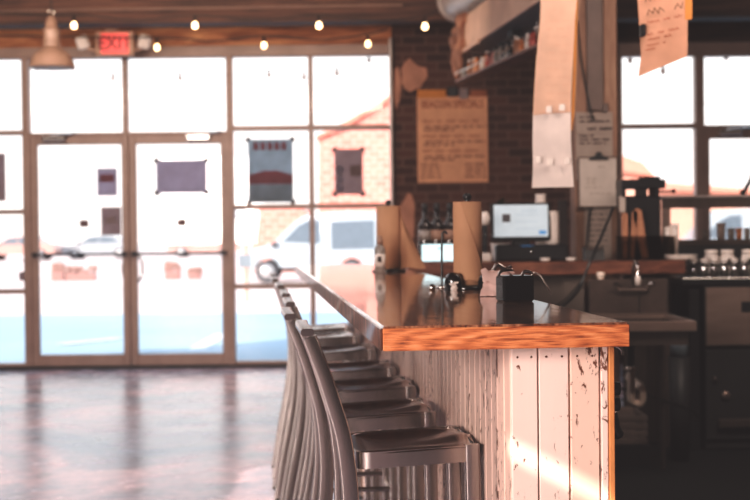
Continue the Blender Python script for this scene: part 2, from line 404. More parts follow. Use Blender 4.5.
def window(x0, x1, z0, z1, cols=(), rows=(), t=.044, te=.03, m='frame_bronze_hazed', y=None):
    """one framed window unit; cols / rows are inner bar positions"""
    y = D if y is None else y
    nwin[0] += 1
    f = MB(); h = t/2; g = te/2
    for x in (x0+g, x1-g): f.box((x-g, y-.05, z0), (x+g, y+.07, z1), .004)
    for z in (z0+g, z1-g): f.box((x0+te, y-.05, z-g), (x1-te, y+.07, z+g), .004)
    for x in cols: f.box((x-h, y-.05, z0+te), (x+h, y+.07, z1-te), .004)
    for z in rows: f.box((x0+te, y-.048, z-h), (x1-te, y+.068, z+h), .004)
    o = struct(f.build('window_%d' % nwin[0], m))
    xs = [x0+h]+list(cols)+[x1-h]; zs = [z0+h]+list(rows)+[z1-h]
    for i in range(len(xs)-1):
        for j in range(len(zs)-1):
            B((xs[i]+h, y+.01, zs[j]+h), (xs[i+1]-h, y+.016, zs[j+1]-h), 'pane', 'window_glass', o)
    return o
zm, za, zb = wz(131), wz(210), wz(289.5)
window(XL, wx(27.5), .03, zt, cols=(wx(-78),) if wx(-78) > XL+.1 else (), rows=(zb, za, zm))
window(wx(27.5), wx(231), wz(135), zt, cols=(wx(127),))
window(wx(231), wx(393.5), .03, zt, cols=(wx(312),), rows=(wz(287), wz(207.5), wz(129)))
zr = wz2(126)
window(wx(618), wx(699.5), .75, wz2(52), rows=(zr,), te=.04)
window(wx(699), XR, wz2(130.5), wz2(52), te=.045)
ndoor = [0]
def door(x0, x1, z1, hinge_left, handle=True):
    ndoor[0] += 1
    f = MB(); sw = .105
    f.box((x0, D-.03, .03), (x0+sw*.62, D+.03, z1), .005); f.box((x1-sw*.62, D-.03, .03), (x1, D+.03, z1), .005)
    f.box((x0+sw*.62, D-.03, .03), (x1-sw*.62, D+.03, .135), .005); f.box((x0+sw*.62, D-.03, z1-.085), (x1-sw*.62, D+.03, z1), .005)
    o = struct(f.build('door_%d' % ndoor[0], 'frame_bronze_hazed'))
    B((x0+sw*.6, D-.003, .13), (x1-sw*.6, D+.003, z1-.08), 'pane', 'window_glass', o)
    zb_ = wz(253)
    p = MB().tube([(x0+.03, D-.09, zb_), (x1-.03, D-.09, zb_)], .012, 8)
    for x in (x0+.04, x1-.04): p.box((x-.02, D-.09, zb_-.02), (x+.02, D-.03, zb_+.02))
    p.build('push_bar', 'frame_dark', o)
    if handle:
        hx = x1-.035 if hinge_left else x0+.035
        MB().tube(arc([(hx, D+.03, zb_+.02), (hx, D+.1, zb_+.02), (hx-(.05 if hinge_left else -.05), D+.11, zb_-.08), (hx-(.05 if hinge_left else -.05), D+.11, zb_-.2), (hx, D+.1, zb_-.28), (hx, D+.03, zb_-.28)], 4), .014, 8).build('pull_handle', 'chrome', o)
        xx = (x0+.25) if hinge_left else (x1-.25)
        c = MB().box((xx-.12, D-.1, z1-.06), (xx+.1, D-.03, z1+.0), .01); c.tube([(xx-.05, D-.09, z1-.01), (xx+.2, D-.12, z1+.02)], .008, 6)
        c.build('door_closer', 'chrome', o)
    return o
zd = wz(134.5)
door(wx(31.5), wx(129.5), zd, True); door(wx(130), wx(228.5), zd, False)
struct(B((wx(27), D-.045, .03), (wx(31.6), D+.06, wz(134)), 'trim_5', 'frame_bronze_hazed'))
struct(B((wx(228.4), D-.045, .03), (wx(231.2), D+.06, wz(134)), 'trim_9', 'frame_bronze_hazed'))
door(wx(702.5), wx(800), wz2(130), True, True)
struct(B((wx(697), D-.045, .03), (wx(702.6), D+.06, wz2(130)), 'trim_6', 'frame_bronze_hazed'))

# beams and pipes overhead
struct(B((XL, 11.0, at(100, 29, 115).z), (XR, 11.25, ZC), 'trim_7', 'wood_beam'))
struct(B((XL, 11.3, at(100, 21, 112).z+.05), (XR, 11.6, ZC), 'trim_8', 'wood_beam'))
c0 = at(-60, 15, 117)
tag(MB().tube([(XL, 10.97, c0.z), (at(402, 0, 117).x, 10.97, c0.z+.02)], .011, 8).build('conduit', 'lamp_white'), 'thin pale metal conduit running along the dark ceiling beam', 'conduit')
pl = MB(); random.seed(3)
def blob(px, py, rx, ry, n=14, sd=1):
    rr = random.Random(sd); c = at(px, py, 108.6)
    poly = []
    for k in range(n):
        a = 2*PI*k/n; q = rr.uniform(.7, 1.15); poly.append((c.x+rx/108*q*math.cos(a), c.z+ry/108*q*math.sin(a)))
    return poly
tag(MB().prism(blob(413, 76, 13, 17, sd=2), D-.06, D-.05).build('plaster_patch', 'plaster_patch'), 'large rough patch of old plaster on the brick pier left of the kraft menu', 'plaster', 'plaster patches on the brick pier')
tag(MB().prism(blob(397, 88, 4, 20, sd=5), D-.06, D-.05).build('plaster_patch', 'plaster_patch'), 'narrow strip of old plaster on the brick pier beside the window frame', 'plaster', 'plaster patches on the brick pier')
tag(MB().prism(blob(408, 222, 8, 32, n=12, sd=21), D-.06, D-.05).build('plaster_patch', 'plaster_patch'), 'low mottled patch of plaster on the brick pier behind the farther towel roll', 'plaster', 'plaster patches on the brick pier')

# ---------------------------------------------------------------- posters and stickers on the glass
def glass_sheet(name, label, cat, px0, px1, py0, py1, m, tape_r=.02, group=None, fn=None):
    a = at(px0, py0, 108.7); c = at(px1, py1, 108.7); cx, cz = (a.x+c.x)/2, (a.z+c.z)/2; w, h = (c.x-a.x)/2, (a.z-c.z)/2
    t = thing(name, label, cat, (cx, D-.012, cz), 0, group)
    B((-w, -.004, -h), (w, 0, h), 'sheet', m, t)
    if tape_r:
        for sx in (-1, 1):
            for sz in (-1, 1):
                mt = Matrix.Translation((sx*w, -.006, sz*h)) @ Matrix.Rotation(sx*sz*PI/4, 4, 'Y')
                MB().box((-tape_r*1.3, -.002, -tape_r*.8), (tape_r*1.3, .001, tape_r*.8), mtx=mt).build('tape', 'tape', t)
    if fn: fn(t, w, h)
    return t
def f_big(t, w, h):
    B((-w, -.006, -h*.42), (w, -.004, -h*.12), 'printed_band', 'poster_red', t)
    MB().prism([(-w, -h*.14), (-w*.3, h*.0), (w*.3, h*.0), (w, -h*.14)], -.0065, -.0045).build('printed_hill', 'poster_red', t)
    s = MB()
    for k in range(5): s.box((-w*.75+k*w*.31, -.006, h*.66), (-w*.75+k*w*.31+w*.22, -.004, h*.9), 0)
    s.build('faded_title', 'poster_red', t)
    B((-w, -.006, -h), (w, -.0045, -h*.44), 'printed_foot', 'poster_blue', t)
glass_sheet('window_poster', 'tall blue-grey poster with faded red title and red band taped in the window', 'poster', 247, 293, 139, 202, 'poster_blue', fn=f_big)
def f_dots(t, w, h):
    for i in range(3): MB().lathe([(0, 0), (w*.3, 0), (w*.3, .002), (0, .002)], 14, (-w*.65, -.005, -h*.7+i*h*.4), Matrix.Rotation(PI/2, 3, 'X')).build('printed_disc', 'poster_grey', t)
    B((w*.1, -.006, -h*.2), (w*.9, -.004, h*.3), 'printed_block', 'poster_dim', t)
glass_sheet('window_poster', 'dark brownish poster with round shapes taped in the rightmost pane', 'poster', 334, 363, 149, 194, 'poster_brown', fn=f_dots)
glass_sheet('window_poster', 'wide grey landscape poster with taped corners on the right door', 'poster', 155, 206, 160, 192.5, 'poster_grey')
def f_h(t, w, h):
    B((-w*.7, -.006, -h*.0), (w*.7, -.004, h*.55), 'printed_block', 'poster_red', t)
glass_sheet('window_flyer', 'small grey flyer with reddish print, upper one on the left door', 'flyer', 95.5, 116, 168, 195.5, 'poster_grey', 0, fn=f_h)
def f_arch(t, w, h):
    MB().prism([(w*.6*math.cos(a*PI/8), -h*.2+h*.55*math.sin(a*PI/8)) for a in range(9)], -.006, -.004).build('printed_arch', 'poster_pale', t)
glass_sheet('window_flyer', 'small brown flyer with an arched shape, lower one on the left door', 'flyer', 99.5, 120, 207, 235, 'poster_brown', 0, fn=f_arch)
glass_sheet('window_flyer', 'brown flyer at the left end of the glass, cut by the picture edge', 'flyer', -14, 4, 153, 201, 'poster_brown', 0)
glass_sheet('door_sticker', 'tiny brown sticker in the middle of the left door', 'sticker', 78, 87, 220, 227, 'poster_dim', 0)
glass_sheet('door_sticker', 'tiny brown sticker in the middle of the right door', 'sticker', 176, 185, 219, 226, 'poster_dim', 0)
glass_sheet('door_sticker', 'tiny brown sticker low in the leftmost window strip', 'sticker', 17, 23, 272, 281, 'poster_brown', 0)

# ---------------------------------------------------------------- exit sign with two emergency lamps
e = at(114, 44.5, 112)
t = thing('exit_sign', 'red and cream illuminated EXIT sign with emergency lamps above the doors', 'exit sign', (e.x, e.y, e.z))
B((-.16, -.04, -.105), (.18, .04, .115), 'housing', 'exit_box', t, .01)
B((-.11, -.048, -.09), (.14, -.04, .095), 'face_plate', 'exit_red', t, .003)
text('EXIT', .155, 'exit_letter', t, (.015, -.052, .0), bold=.001, sx=.95)
B((-.07, -.04, .115), (.03, .03, .16), 'mount', 'exit_box', t, .008)
for s, px in ((-1, -.27), (1, .28)):
    mt = Matrix.Translation((px, -.03, .02)) @ Matrix.Rotation(s*.3, 4, 'Y') @ Matrix.Rotation(.3, 4, 'X')
    lh = MB().box((-.055, -.05, -.06), (.055, .04, .06), .018, mt).build('lamp_head', 'white_plastic', t)
    MB().tube([(px-s*.03, 0, -.03), (px-s*.1, .01, -.05)], .016, 8).build('swivel_arm', 'exit_box', t)

# ---------------------------------------------------------------- pendant lamp
e = at(52, 68, 128)
t = thing('pendant_lamp', 'pale enamel barn pendant lamp hanging in front of the upper window', 'lamp', (e.x, e.y, e.z))
MB().lathe([(.178, 0), (.182, .006), (.176, .012), (.168, .05), (.145, .095), (.105, .135), (.07, .155), (.066, .165)], 32).build('shade', 'lamp_white', t, False)
MB().lathe([(.172, .003), (.164, .048), (.140, .09), (.1, .13), (.06, .15)], 32).build('shade_lining', 'lamp_inside', t)
MB().lathe([(.066, .16), (.072, .18), (.066, .2), (.062, .27), (.066, .28), (.066, .3), (.05, .315), (.045, .36), (.03, .4), (.012, .415)], 24).build('socket_housing', 'lamp_white', t)
ci = MB(); ci.tube([(.02*math.cos(a*PI/6), 0, .435+.02*math.sin(a*PI/6)) for a in range(12)], .005, 6, closed=True); ci.build('hook', 'chrome', t)
MB().tube([(0, 0, .45), (0, 0, ZC-e.z)], .006, 6).build('cord', 'socket', t)
MB().lathe([(0, -.0), (.03, .01), (.045, .045), (.03, .08), (.02, .11)], 16, (0, 0, .03)).build('bulb', 'bulb_lit', t)
for k in range(3):
    a = k*2*PI/3+.5; MB().lathe([(0, -.015), (.008, -.01), (.008, .01), (0, .012)], 8, (.165*math.cos(a), .165*math.sin(a), 0)).build('knob', 'lamp_white', t)

# ---------------------------------------------------------------- string lights
def bulb(px, py, pxm, label, group, lit=True, s=1):
    e = at(px, py, pxm); t = thing('string_light_bulb', label, 'light bulb', e, 0, group)
    MB().lathe([(0, -.036), (.018, -.03), (.026, -.012), (.024, .005), (.014, .024), (.012, .03)], 14).build('glass_bulb', 'bulb_lit' if lit else 'bulb_off', t)
    MB().lathe([(.014, .026), (.016, .03), (.016, .065), (.006, .08)], 12).build('socket', 'socket', t)
    t.scale = (s, s, s); return e
ups = [(74, 25, 'lit string bulb right of the pendant lamp'), (195, 25, 'lit string bulb above the right door, high on the beam'), (319, 25, 'lit string bulb above the tall window bars, high on the beam'), (425, 26, 'lit string bulb over the brick pier, left of the duct')]
lows = [(157, 47, 'lit string bulb just right of the EXIT sign'), (264, 45, 'lit string bulb above the blue-grey poster'), (368, 43.5, 'lit string bulb above the rightmost pane of the left windows')]
eu = [bulb(px, py, 122, l, 'lit string bulbs under the beams', s=.95) for px, py, l in ups]
el = [bulb(px, py, 116, l, 'lit string bulbs under the beams', s=.9) for px, py, l in lows]
def wire(es, name, label, x0, x1, off=.08):
    pts = [Vector((x0, es[0].y, es[0].z+.13))]
    for i, e in enumerate(es):
        pts.append(e+Vector((0, 0, off)))
        if i < len(es)-1: pts.append((e+es[i+1])/2+Vector((0, 0, off-.04)))
    pts.append(Vector((x1, es[-1].y, es[-1].z+.13)))
    tag(MB().tube(arc(pts, 5), .006, 6).build(name, 'socket'), label, 'cable')
wire(eu, 'string_light_cable', 'dark cable carrying the higher row of lit bulbs', XL, at(436, 20, 122).x)
wire(el, 'string_light_cable', 'dark cable carrying the lower row of lit bulbs', XL, wx(389))
# small unlit bulbs outside, in front of the glass
small = [(113, 78), (180, 78), (269, 75), (304, 77), (337, 73), (369, 60)]
for k, (px, py) in enumerate(small):
    bulb(px, py, 100, 'small unlit outdoor bulb seen through the upper window panes', 'unlit bulbs outside the left windows', False, .8)
for (px, py, l) in ((630, 60, 'small unlit outdoor bulb left of the hanging kraft menu corner'), (663, 71, 'small unlit outdoor bulb just below the hanging kraft menu'), (726, 57, 'small unlit outdoor bulb at the top of the right-hand pane')):
    bulb(px, py, 100, l, 'unlit bulbs outside the right windows', False, 1.0)

# ---------------------------------------------------------------- kraft menu on the brick wall
a = at(417, 92, 109.2); c = at(489, 182, 109.2); rnd = random.Random(5)
cx, cz = (a.x+c.x)/2, (a.z+c.z)/2; w, h = (c.x-a.x)/2, (a.z-c.z)/2
t = thing('wall_menu', 'large kraft paper menu with handwritten drinks on the brick wall', 'menu', (cx, D-.07, cz))
B((-w, -.004, -h), (w, .0, h*.92), 'sheet', 'kraft', t)
B((-w*.99, -.012, h*.88), (-w*.18, -.004, h*1.06), 'clip_strip', 'kraft_orange', t)
B((w*.5, -.010, h*.9), (w*.98, -.004, h*1.04), 'clip_strip', 'ink_soft', t)
MB().box((-w*.12, -.03, h*.9), (w*.14, -.004, h*1.12), .006).build('bulldog_clip', 'black_plastic', t)
B((w*.2, -.014, h*.85), (w*.44, -.004, h*1.08), 'paper_tab', 'poster_pale', t)
text('BEACON SPECIALS', .095, 'ink_soft', t, (0, -.008, h*.73), 'menu_title', sx=.72, bold=.0015)
s = MB()
for z0 in (.36, .03, -.3): scribble(s, -w*.85, w*.75, h*z0, .028, -.006, rnd, .006)
s.build('heading_writing', 'ink_soft', t)
s = MB()
for z0 in (.24, -.09, -.42):
    scribble(s, -w*.8, w*.95, h*z0, .02, -.006, rnd, .008); scribble(s, -w*.8, w*.05, h*(z0-.07), .02, -.006, rnd, .008)
for k in range(4): scribble(s, -w*.9, -w*.35, h*(-.6-k*.09), .018, -.006, rnd, .007)
for k in range(4): scribble(s, w*.35, w*.92, h*(-.6-k*.09), .018, -.006, rnd, .008)
s.build('small_writing', 'ink', t)

# ---------------------------------------------------------------- long curled order sheet
pl = 235
def ppt(px, py, m=pl): return at(px, py, m)
t0 = ppt(553, -14)
t = thing('hanging_paper', 'long pale kraft paper banner taped in pieces, hanging in front of the post', 'paper', t0)
edgeL = [(541, -14), (540, 20), (536, 60), (534, 90), (533, 115)]; edgeR = [(578, -14), (575, 20), (573, 60), (571.5, 90), (571, 112)]
edgeL2 = [(533, 112), (532.5, 140), (533, 165), (532, 188)]; edgeR2 = [(571, 110), (571, 140), (572.5, 165), (574, 187)]
def strip(L, R, m, name, bulge=.02, back=0):
    rows = []
    for i, (l, r_) in enumerate(zip(L, R)):
        a = ppt(*l); b2 = ppt(*r_); row = []
        for k in range(9):
            u = k/8; p = a.lerp(b2, u)-t0; p.y += back-bulge*math.sin(u*PI)*(1 if i % 2 else .6); row.append(p)
        rows.append(row)
    return MB().grid(rows).build(name, m, t)
strip(edgeL, edgeR, 'kraft_light', 'upper_sheet'); strip(edgeL2, edgeR2, 'kraft_pale', 'lower_sheet', .02, .004)
strip([(574.5, -14), (574, 60), (572.5, 112), (571.5, 130)], [(579, -14), (577, 60), (575, 112), (573, 130)], 'kraft_orange', 'backing_edge', .0, .02)
for (px, py) in ((548, 110), (561, 108), (537, 160), (549, 162), (566, 161)):
    p = ppt(px, py)-t0; MB().box(p+Vector((-.012, -.03, -.014)), p+Vector((.012, -.028, .014))).build('tape', 'white_plastic', t)
s = MB(); rnd = random.Random(2)
for py in range(22, 104, 8):
    p0 = ppt(545, py)-t0; scribble(s, p0.x, p0.x+.1, p0.z, .012, p0.y-.03, rnd, .0008)
s.build('faint_writing', 'ink_faint', t)

# hanging kraft menu at the right
pm = 240; t0 = at(665, -10, pm)
t = thing('hanging_menu', 'orange kraft paper menu hanging skewed over the right-hand window', 'menu', t0)
L = [(637, -10), (638.5, 15), (640, 40), (641, 55), (638, 77)]; R = [(690, -16), (689, 10), (688.5, 30), (688.5, 45), (688, 56)]
rows = []
for i, (l, r_) in enumerate(zip(L, R)):
    a = at(*l, pm); b2 = at(*r_, pm); row = []
    for k in range(9):
        u = k/8; p = a.lerp(b2, u)-t0; p.y -= .015*math.sin(u*PI*1.5); row.append(p)
    rows.append(row)
MB().grid(rows).build('sheet', 'kraft_menu', t)
p0 = at(688, -6, pm)-t0; p1 = at(693, 19, pm)-t0
B((p0.x-.01, .012, p1.z), (p1.x, .014, p0.z), 'backing_corner', 'kraft_orange', t)
for (nm, m_, lines) in (('heading_writing', 'ink', [(643, 1, 28, .028, .0035), (645, 14, 40, .034, .004)]), ('small_writing', 'ink_red', [(645, 24, 36, .016, .003), (646, 36, 36, .015, .003), (646, 41, 24, .015, .003), (645, 47, 20, .013, .0025), (644, 51, 10, .013, .0025)])):
    s = MB()
    for (px, py, ln, hh, tt) in lines:
        q = at(px, py, pm)-t0; sub = MB(); scribble(sub, 0, ln/pm, 0, hh, 0, rnd, tt)
        rt = Matrix.Rotation(-.2, 3, 'Y')
        s.add([rt @ Vector(v)+q+Vector((0, -.03, 0)) for v in sub.v], sub.f)
    s.build(nm, m_, t)
q = at(641.5, 30, pm)-t0; MB().box(q+Vector((-.01, -.04, -.03)), q+Vector((.012, 0, .02)), .004).build('clip', 'black_plastic', t)

# ---------------------------------------------------------------- post with papers
pc = 168
c0 = at(597, 200, pc); pw = 43/pc/2
post = thing('wooden_post', 'square wooden post covered in notices rising behind the back counter', 'post', (c0.x, c0.y, 0))
B((-pw, 0, 0), (pw, .22, ZC), 'shaft', 'wood_column', post, .008)
pz = lambda py: at(597, py, pc).z
B((-pw*.45, -.03, pz(111)), (pw*.3, 0, ZC), 'grey_channel', 'channel_brown', post, .004)
B((pw*.3, -.034, pz(112)), (pw*.5, -.0, pz(104)), 'bracket', 'steel_dark', post)
px_ = lambda px: at(px, 200, pc).x-c0.x
def notice(name, label, x0, x1, y0, y1, m, yy, lines, mi='ink_black', bold=False, sd=1):
    zt_, zb_ = pz(y0), pz(y1); xc = (px_(x0)+px_(x1))/2
    n = thing(name, label, 'notice', (c0.x+xc, c0.y-yy, zt_)); ww = (px_(x1)-px_(x0))/2
    rows = []
    for i in range(6):
        z = (zb_-zt_)*i/5; rows.append([(x, -.003-.008*(i/5)**2*(1 if k % 2 else .6), z) for k, x in enumerate((-ww, -ww/3, ww/3, ww))])
    MB().grid(rows).build('sheet', m, n)
    s = MB(); r2 = random.Random(sd)
    for (u0, u1, v, hh) in lines: scribble(s, -ww+2*ww*u0, -ww+2*ww*u1, (zb_-zt_)*v, hh, -.014, r2, hh*.3)
    if lines: s.build('printed_lines', mi, n)
    return n
notice('notice_sheet', 'brown notice with dark lines on the post above the clipboard', 576, 613, 112, 133, 'paper_grey', .002, [(.1, .6, .25, .012), (.1, .95, .45, .012), (.3, .98, .8, .02)], sd=4)
notice('notice_sheet', 'brown notice half hidden behind the clipboard', 576, 613, 133, 180, 'paper_grey', .002, [(.1, .5, .06, .012), (.1, .9, .14, .012), (.1, .8, .22, .012)], sd=6)
notice('notice_sheet', 'creased lined notice on the post below the clipboard', 584, 611, 208, 261, 'paper_grey', .002, [(.15, .85, .12+.1*k, .01) for k in range(7)], sd=8)
# clipboard
zt_, zb_ = pz(157), pz(208)
cb = thing('clipboard', 'white clipboard with black clip hanging on the wooden post', 'clipboard', (c0.x+px_(597), c0.y-.04, zt_))
B((-.006, .006, -.03), (.006, .04, -.018), 'hanging_nail', 'black_plastic', cb)
cw = (px_(617)-px_(577.5))/2
B((-cw, .0, zb_-zt_), (cw, .006, 0), 'board', 'steel_dark', cb, .003)
B((-cw*.93, -.004, (zb_-zt_)*.97), (cw*.93, -.001, -.01), 'paper', 'paper_white', cb)
s = MB(); r2 = random.Random(9)
for (u0, u1, v) in ((.2, .45, .42), (.2, .45, .47), (.2, .45, .52), (.5, .7, .2), (.15, .6, .6), (.3, .9, .72)): scribble(s, -cw+2*cw*u0, -cw+2*cw*u1, (zb_-zt_)*v, .009, -.006, r2, .003)
s.build('printed_lines', 'paper_grey', cb)
MB().prism([(-.055, -.02), (.06, -.02), (.055, -.004), (.022, .002), (.016, .026), (-.01, .026), (-.018, .002), (-.05, -.004)], -.018, -.004).build('clip', 'black_plastic', cb)
# black cables on post
for nm, lb, pts, r_ in (('power_cable', 'black cable slanting down from the clipboard across the shelf front', [(613, 208, 186), (600, 240, 190), (590, 262, 194), (578, 290, 194), (563, 306, 190)], .007),
                        ('power_cable', 'thin black cable hanging straight down beside the lined notice', [(590, 208, 169), (588, 230, 168.8), (586, 260, 169)], .005),
                        ('power_cable', 'thin black cable running down the upper part of the post', [(577, 20, 168.6), (581, 60, 168.6), (588, 100, 169), (593, 122, 169)], .005),
                        ('power_cable', 'thin black cable under the shelf, crossing toward the counter end', [(580, 283, 176), (565, 300, 176), (552, 308, 176)], .004)):
    tag(MB().tube(arc([at(*p) for p in pts], 4), r_, 6).build(nm, 'black_plastic'), lb, 'cable')

# ---------------------------------------------------------------- ducts and the hanging bottle shelf
a = at(463, 52, 125); b2 = at(538, 4, 159)
zb_ = (a.z+b2.z)/2; dirv = Vector((b2.x-a.x, b2.y-a.y, 0)); ang = math.atan2(dirv.y, dirv.x); Ld = dirv.length
t = thing('rectangular_duct', 'boxy sheet metal duct with pale side running toward the back counter', 'duct', (a.x, a.y, zb_), ang)
Ll = Ld*1.05
# local x toward the camera, local +y = picture right
s = MB(); s.box((0, 0, 0), (Ll, .24, .02)); s.build('underside', 'duct_bottom', t)
MB().box((0, -.02, 0), (Ll, 0, .26), .004).build('side_panel', 'duct_side', t)
B((0, 0, .02), (Ll, .24, .26), 'body', 'duct_bottom', t, .004)
B((-.02, -.05, -.03), (Ll*.3, -.02, .0), 'flange', 'duct_side', t, .005)
MB().tube([(-.02, .27, -.01), (Ll, .27, -.01)], .026, 8).build('edge_rail', 'galvanised', t)
random.seed(4)
s = MB()
for k in range(9): 
    q = Vector((random.uniform(-.05, .25), -.03, .05+random.uniform(-.08, .24))); s.tube(arc([q, q+Vector((-.08, -.02, random.uniform(-.1, .03))), q+Vector((-.12, .0, random.uniform(-.22, -.06)))], 3), [.04, .04, .045, .04, .035, .03, .02], 8)
s.build('torn_insulation', 'duct_torn', t)
B((Ll*.45, .1, -.05), (Ll*.45+.16, .16, 0), 'hanger_bracket', 'black_plastic', t)
# round spiral duct
t0 = at(458, 1, 118); t1 = at(565, -62, 160)
t = thing('spiral_duct', 'round ribbed silver duct poking in at the top beside the boxy duct', 'duct', t0)
s = MB(); n = 70; dv = t1-t0; pts = [dv*(i/n) for i in range(n+1)]
s.tube(pts, [.165+.012*(i % 3 == 0) for i in range(n+1)], 24); s.build('ribbed_pipe', 'galvanised', t)
MB().tube([dv*-.004, dv*.02], .185, 24).build('end_collar', 'galvanised', t)
# shelf
a = at(461, 80, 125); b2 = at(537, 47, 153); zs = (a.z+b2.z)/2
dirv = Vector((b2.x-a.x, b2.y-a.y, 0)); ang = math.atan2(dirv.y, dirv.x); Ls = dirv.length*1.12
t = thing('hanging_shelf', 'narrow shelf hung on rods below the boxy duct holding small bottles', 'shelf', (a.x, a.y, zs), ang)
B((0, -.05, -.02), (Ls, .09, 0), 'board', 'wood_shelf', t, .004)
MB().tube([(0, -.05, .05), (Ls, -.05, .05)], .004, 6).build('guard_rail', 'chrome', t)
for x in (.12, Ls*.5, Ls*.8): MB().tube([(x, .07, 0), (x, .07, .2)], .006, 6).build('hanger_rod', 'chrome', t)
random.seed(11); cz_, sz_ = math.cos(ang), math.sin(ang)
cols = [('grey', 'bottle_grey'), ('white', 'bottle_white'), ('brown', 'bottle_wood'), ('grey', 'bottle_grey'), ('red', 'red_cap'), ('amber', 'amber'), ('dark', 'bottle_dark')]
protos = {}
def copy_tree(o):
    c = o.copy(); C.objects.link(c)
    for ch in o.children:
        d = ch.copy(); C.objects.link(d); d.parent = c; d.matrix_parent_inverse = ch.matrix_parent_inverse
    return c
for k in range(28):
    cn, cm = cols[(k*3+k//4) % len(cols)]
    if cm not in protos:
        r0 = thing('small_bottle', 'small %s bottle in the row on the hanging shelf' % cn, 'bottle', (0, 0, 0), 0, 'small %s bottles on the hanging shelf' % cn)
        MB().lathe([(.018, 0), (.021, .01), (.021, .075), (.015, .09), (.010, .102), (.010, .115)], 14).build('body', cm, r0)
        MB().lathe([(.012, .11), (.012, .13), (.0, .132)], 12).build('cap', 'white_plastic' if k % 2 else 'black_plastic', r0)
        protos[cm] = r0; r_ = r0
    else: r_ = copy_tree(protos[cm])
    x = .05+k*(Ls-.1)/28; y = random.uniform(-.01, .03)
    r_.location = (a.x+cz_*x-sz_*y, a.y+sz_*x+cz_*y, zs); s_ = random.uniform(.85, 1.15); r_.scale = (1, 1, s_)

# ---------------------------------------------------------------- the bar
TH = math.atan(126/F); ct, st = math.cos(TH), math.sin(TH)
def BW(u, v, z=0): return Vector((u*ct-v*st, u*st+v*ct, z))
U0, U1, V0, V1 = .2585, .757, 2.535, 7.25
bar = thing('bar_counter', 'long wooden bar counter with glossy dark top over chipped white boards', 'bar', (0, 0, 0), TH)
ZB, ZT = 1.0225, 1.07
# body: individual boards, near end
ub0, ub1, vb0 = .534, .745, 2.637
edges = [.534, .592, .658, .722]
core = MB().box((ub0+.018, vb0+.018, 0), (ub1-.004, V1-.12, ZB)).build('core', 'gap_brown', bar)
for k in range(3):
    MB().box((edges[k]+.0015, vb0+.002*(k % 2), .0), (edges[k+1]-.0015, vb0+.018, ZB-.001), .002).build('end_board', 'paint_white' if k != 2 else 'paint_pink', bar)
MB().box((.7235, vb0-.004, 0), (.7385, vb0+.018, ZB-.001), .002).build('end_board', 'paint_white', bar)
MB().box((.7395, vb0-.006, 0), (.752, vb0+.02, ZB-.001), .002).build('corner_trim', 'wood_trim_orange', bar)
# side boards along the stools
v = vb0+.003; k = 0; random.seed(8)
while v < V1-.2:
    wd = .072+random.uniform(-.004, .004)
    MB().box((ub0-.0, v+.004, 0), (ub0+.018, v+wd-.004, ZB-.001), .0025).build('side_board', 'paint_pink' if k < 2 else 'paint_side_shade', bar)  # past the first two, boards carry the painted shade
    v += wd; k += 1
MB().box((ub1, vb0+.02, 0), (ub1+.006, V1-.12, ZB), 0).build('back_panel', 'dark_cabinet', bar)
# nail heads
s = MB()
for e0, e1 in zip(edges, edges[1:]):
    for f_ in (.25, .75):
        s.lathe([(0, -.0015), (.0022, -.001), (.0025, 0)], 8, (e0+(e1-e0)*f_, vb0-.0002, ZB-.028), Matrix.Rotation(PI/2, 3, 'X'))
s.build('nail_heads', 'gap_brown', bar)
# top slab: planks with a mitred, bevelled frame look
top = MB().box((U0, V0+.004, ZB), (U1, V1, ZT), .005).build('counter_top', 'bar_top', bar)
MB().box((U0+.001, V0, ZB-.001), (U1-.001, V0+.0045, ZT-.004), .002).build('front_edge', 'bar_edge', bar)
MB().box((U0-.0035, V0+.004, ZB-.001), (U0+.001, V1, ZT-.004), .002).build('side_edge', 'bar_side', bar)

# fittings on the far side of the bar end
q = BW(.7515, 2.70)
t = thing('bottle_opener', 'chrome bottle opener under the orange bar edge at its right', 'bottle opener', (q.x, q.y, .985), TH)
MB().tube(arc([(.0, 0, .022), (.018, 0, .024), (.032, 0, .016), (.034, 0, .004)], 4), .006, 10, sec=rrect(1.6, 3.2, .6)).build('hook', 'chrome', t)
B((.0005, -.018, -.012), (.004, .018, .03), 'back_plate', 'steel', t, .001)
q = BW(.7515, 2.70)
t = thing('tap_fitting', 'black knobbed fitting clamped to the right side of the bar', 'fitting', (q.x, q.y, .885), TH)
MB().box((.0005, -.02, -.06), (.014, .02, .04), .004).build('body', 'black_gloss', t)
MB().lathe([(.0, -.014), (.012, -.013), (.014, -.006), (.014, .006), (.012, .013), (.0, .014)], 16, (.016, -.01, .034)).build('knob', 'black_gloss', t)
MB().lathe([(.0, -.014), (.011, -.013), (.013, -.006), (.013, .006), (.011, .013), (.0, .014)], 16, (.016, -.01, .0)).build('knob', 'black_gloss', t)
MB().tube(arc([(.01, 0, -.02), (.018, 0, -.05), (.03, 0, -.072)], 4), [.014]*4+[.012]*4+[.008], 10).build('lever', 'black_gloss', t)

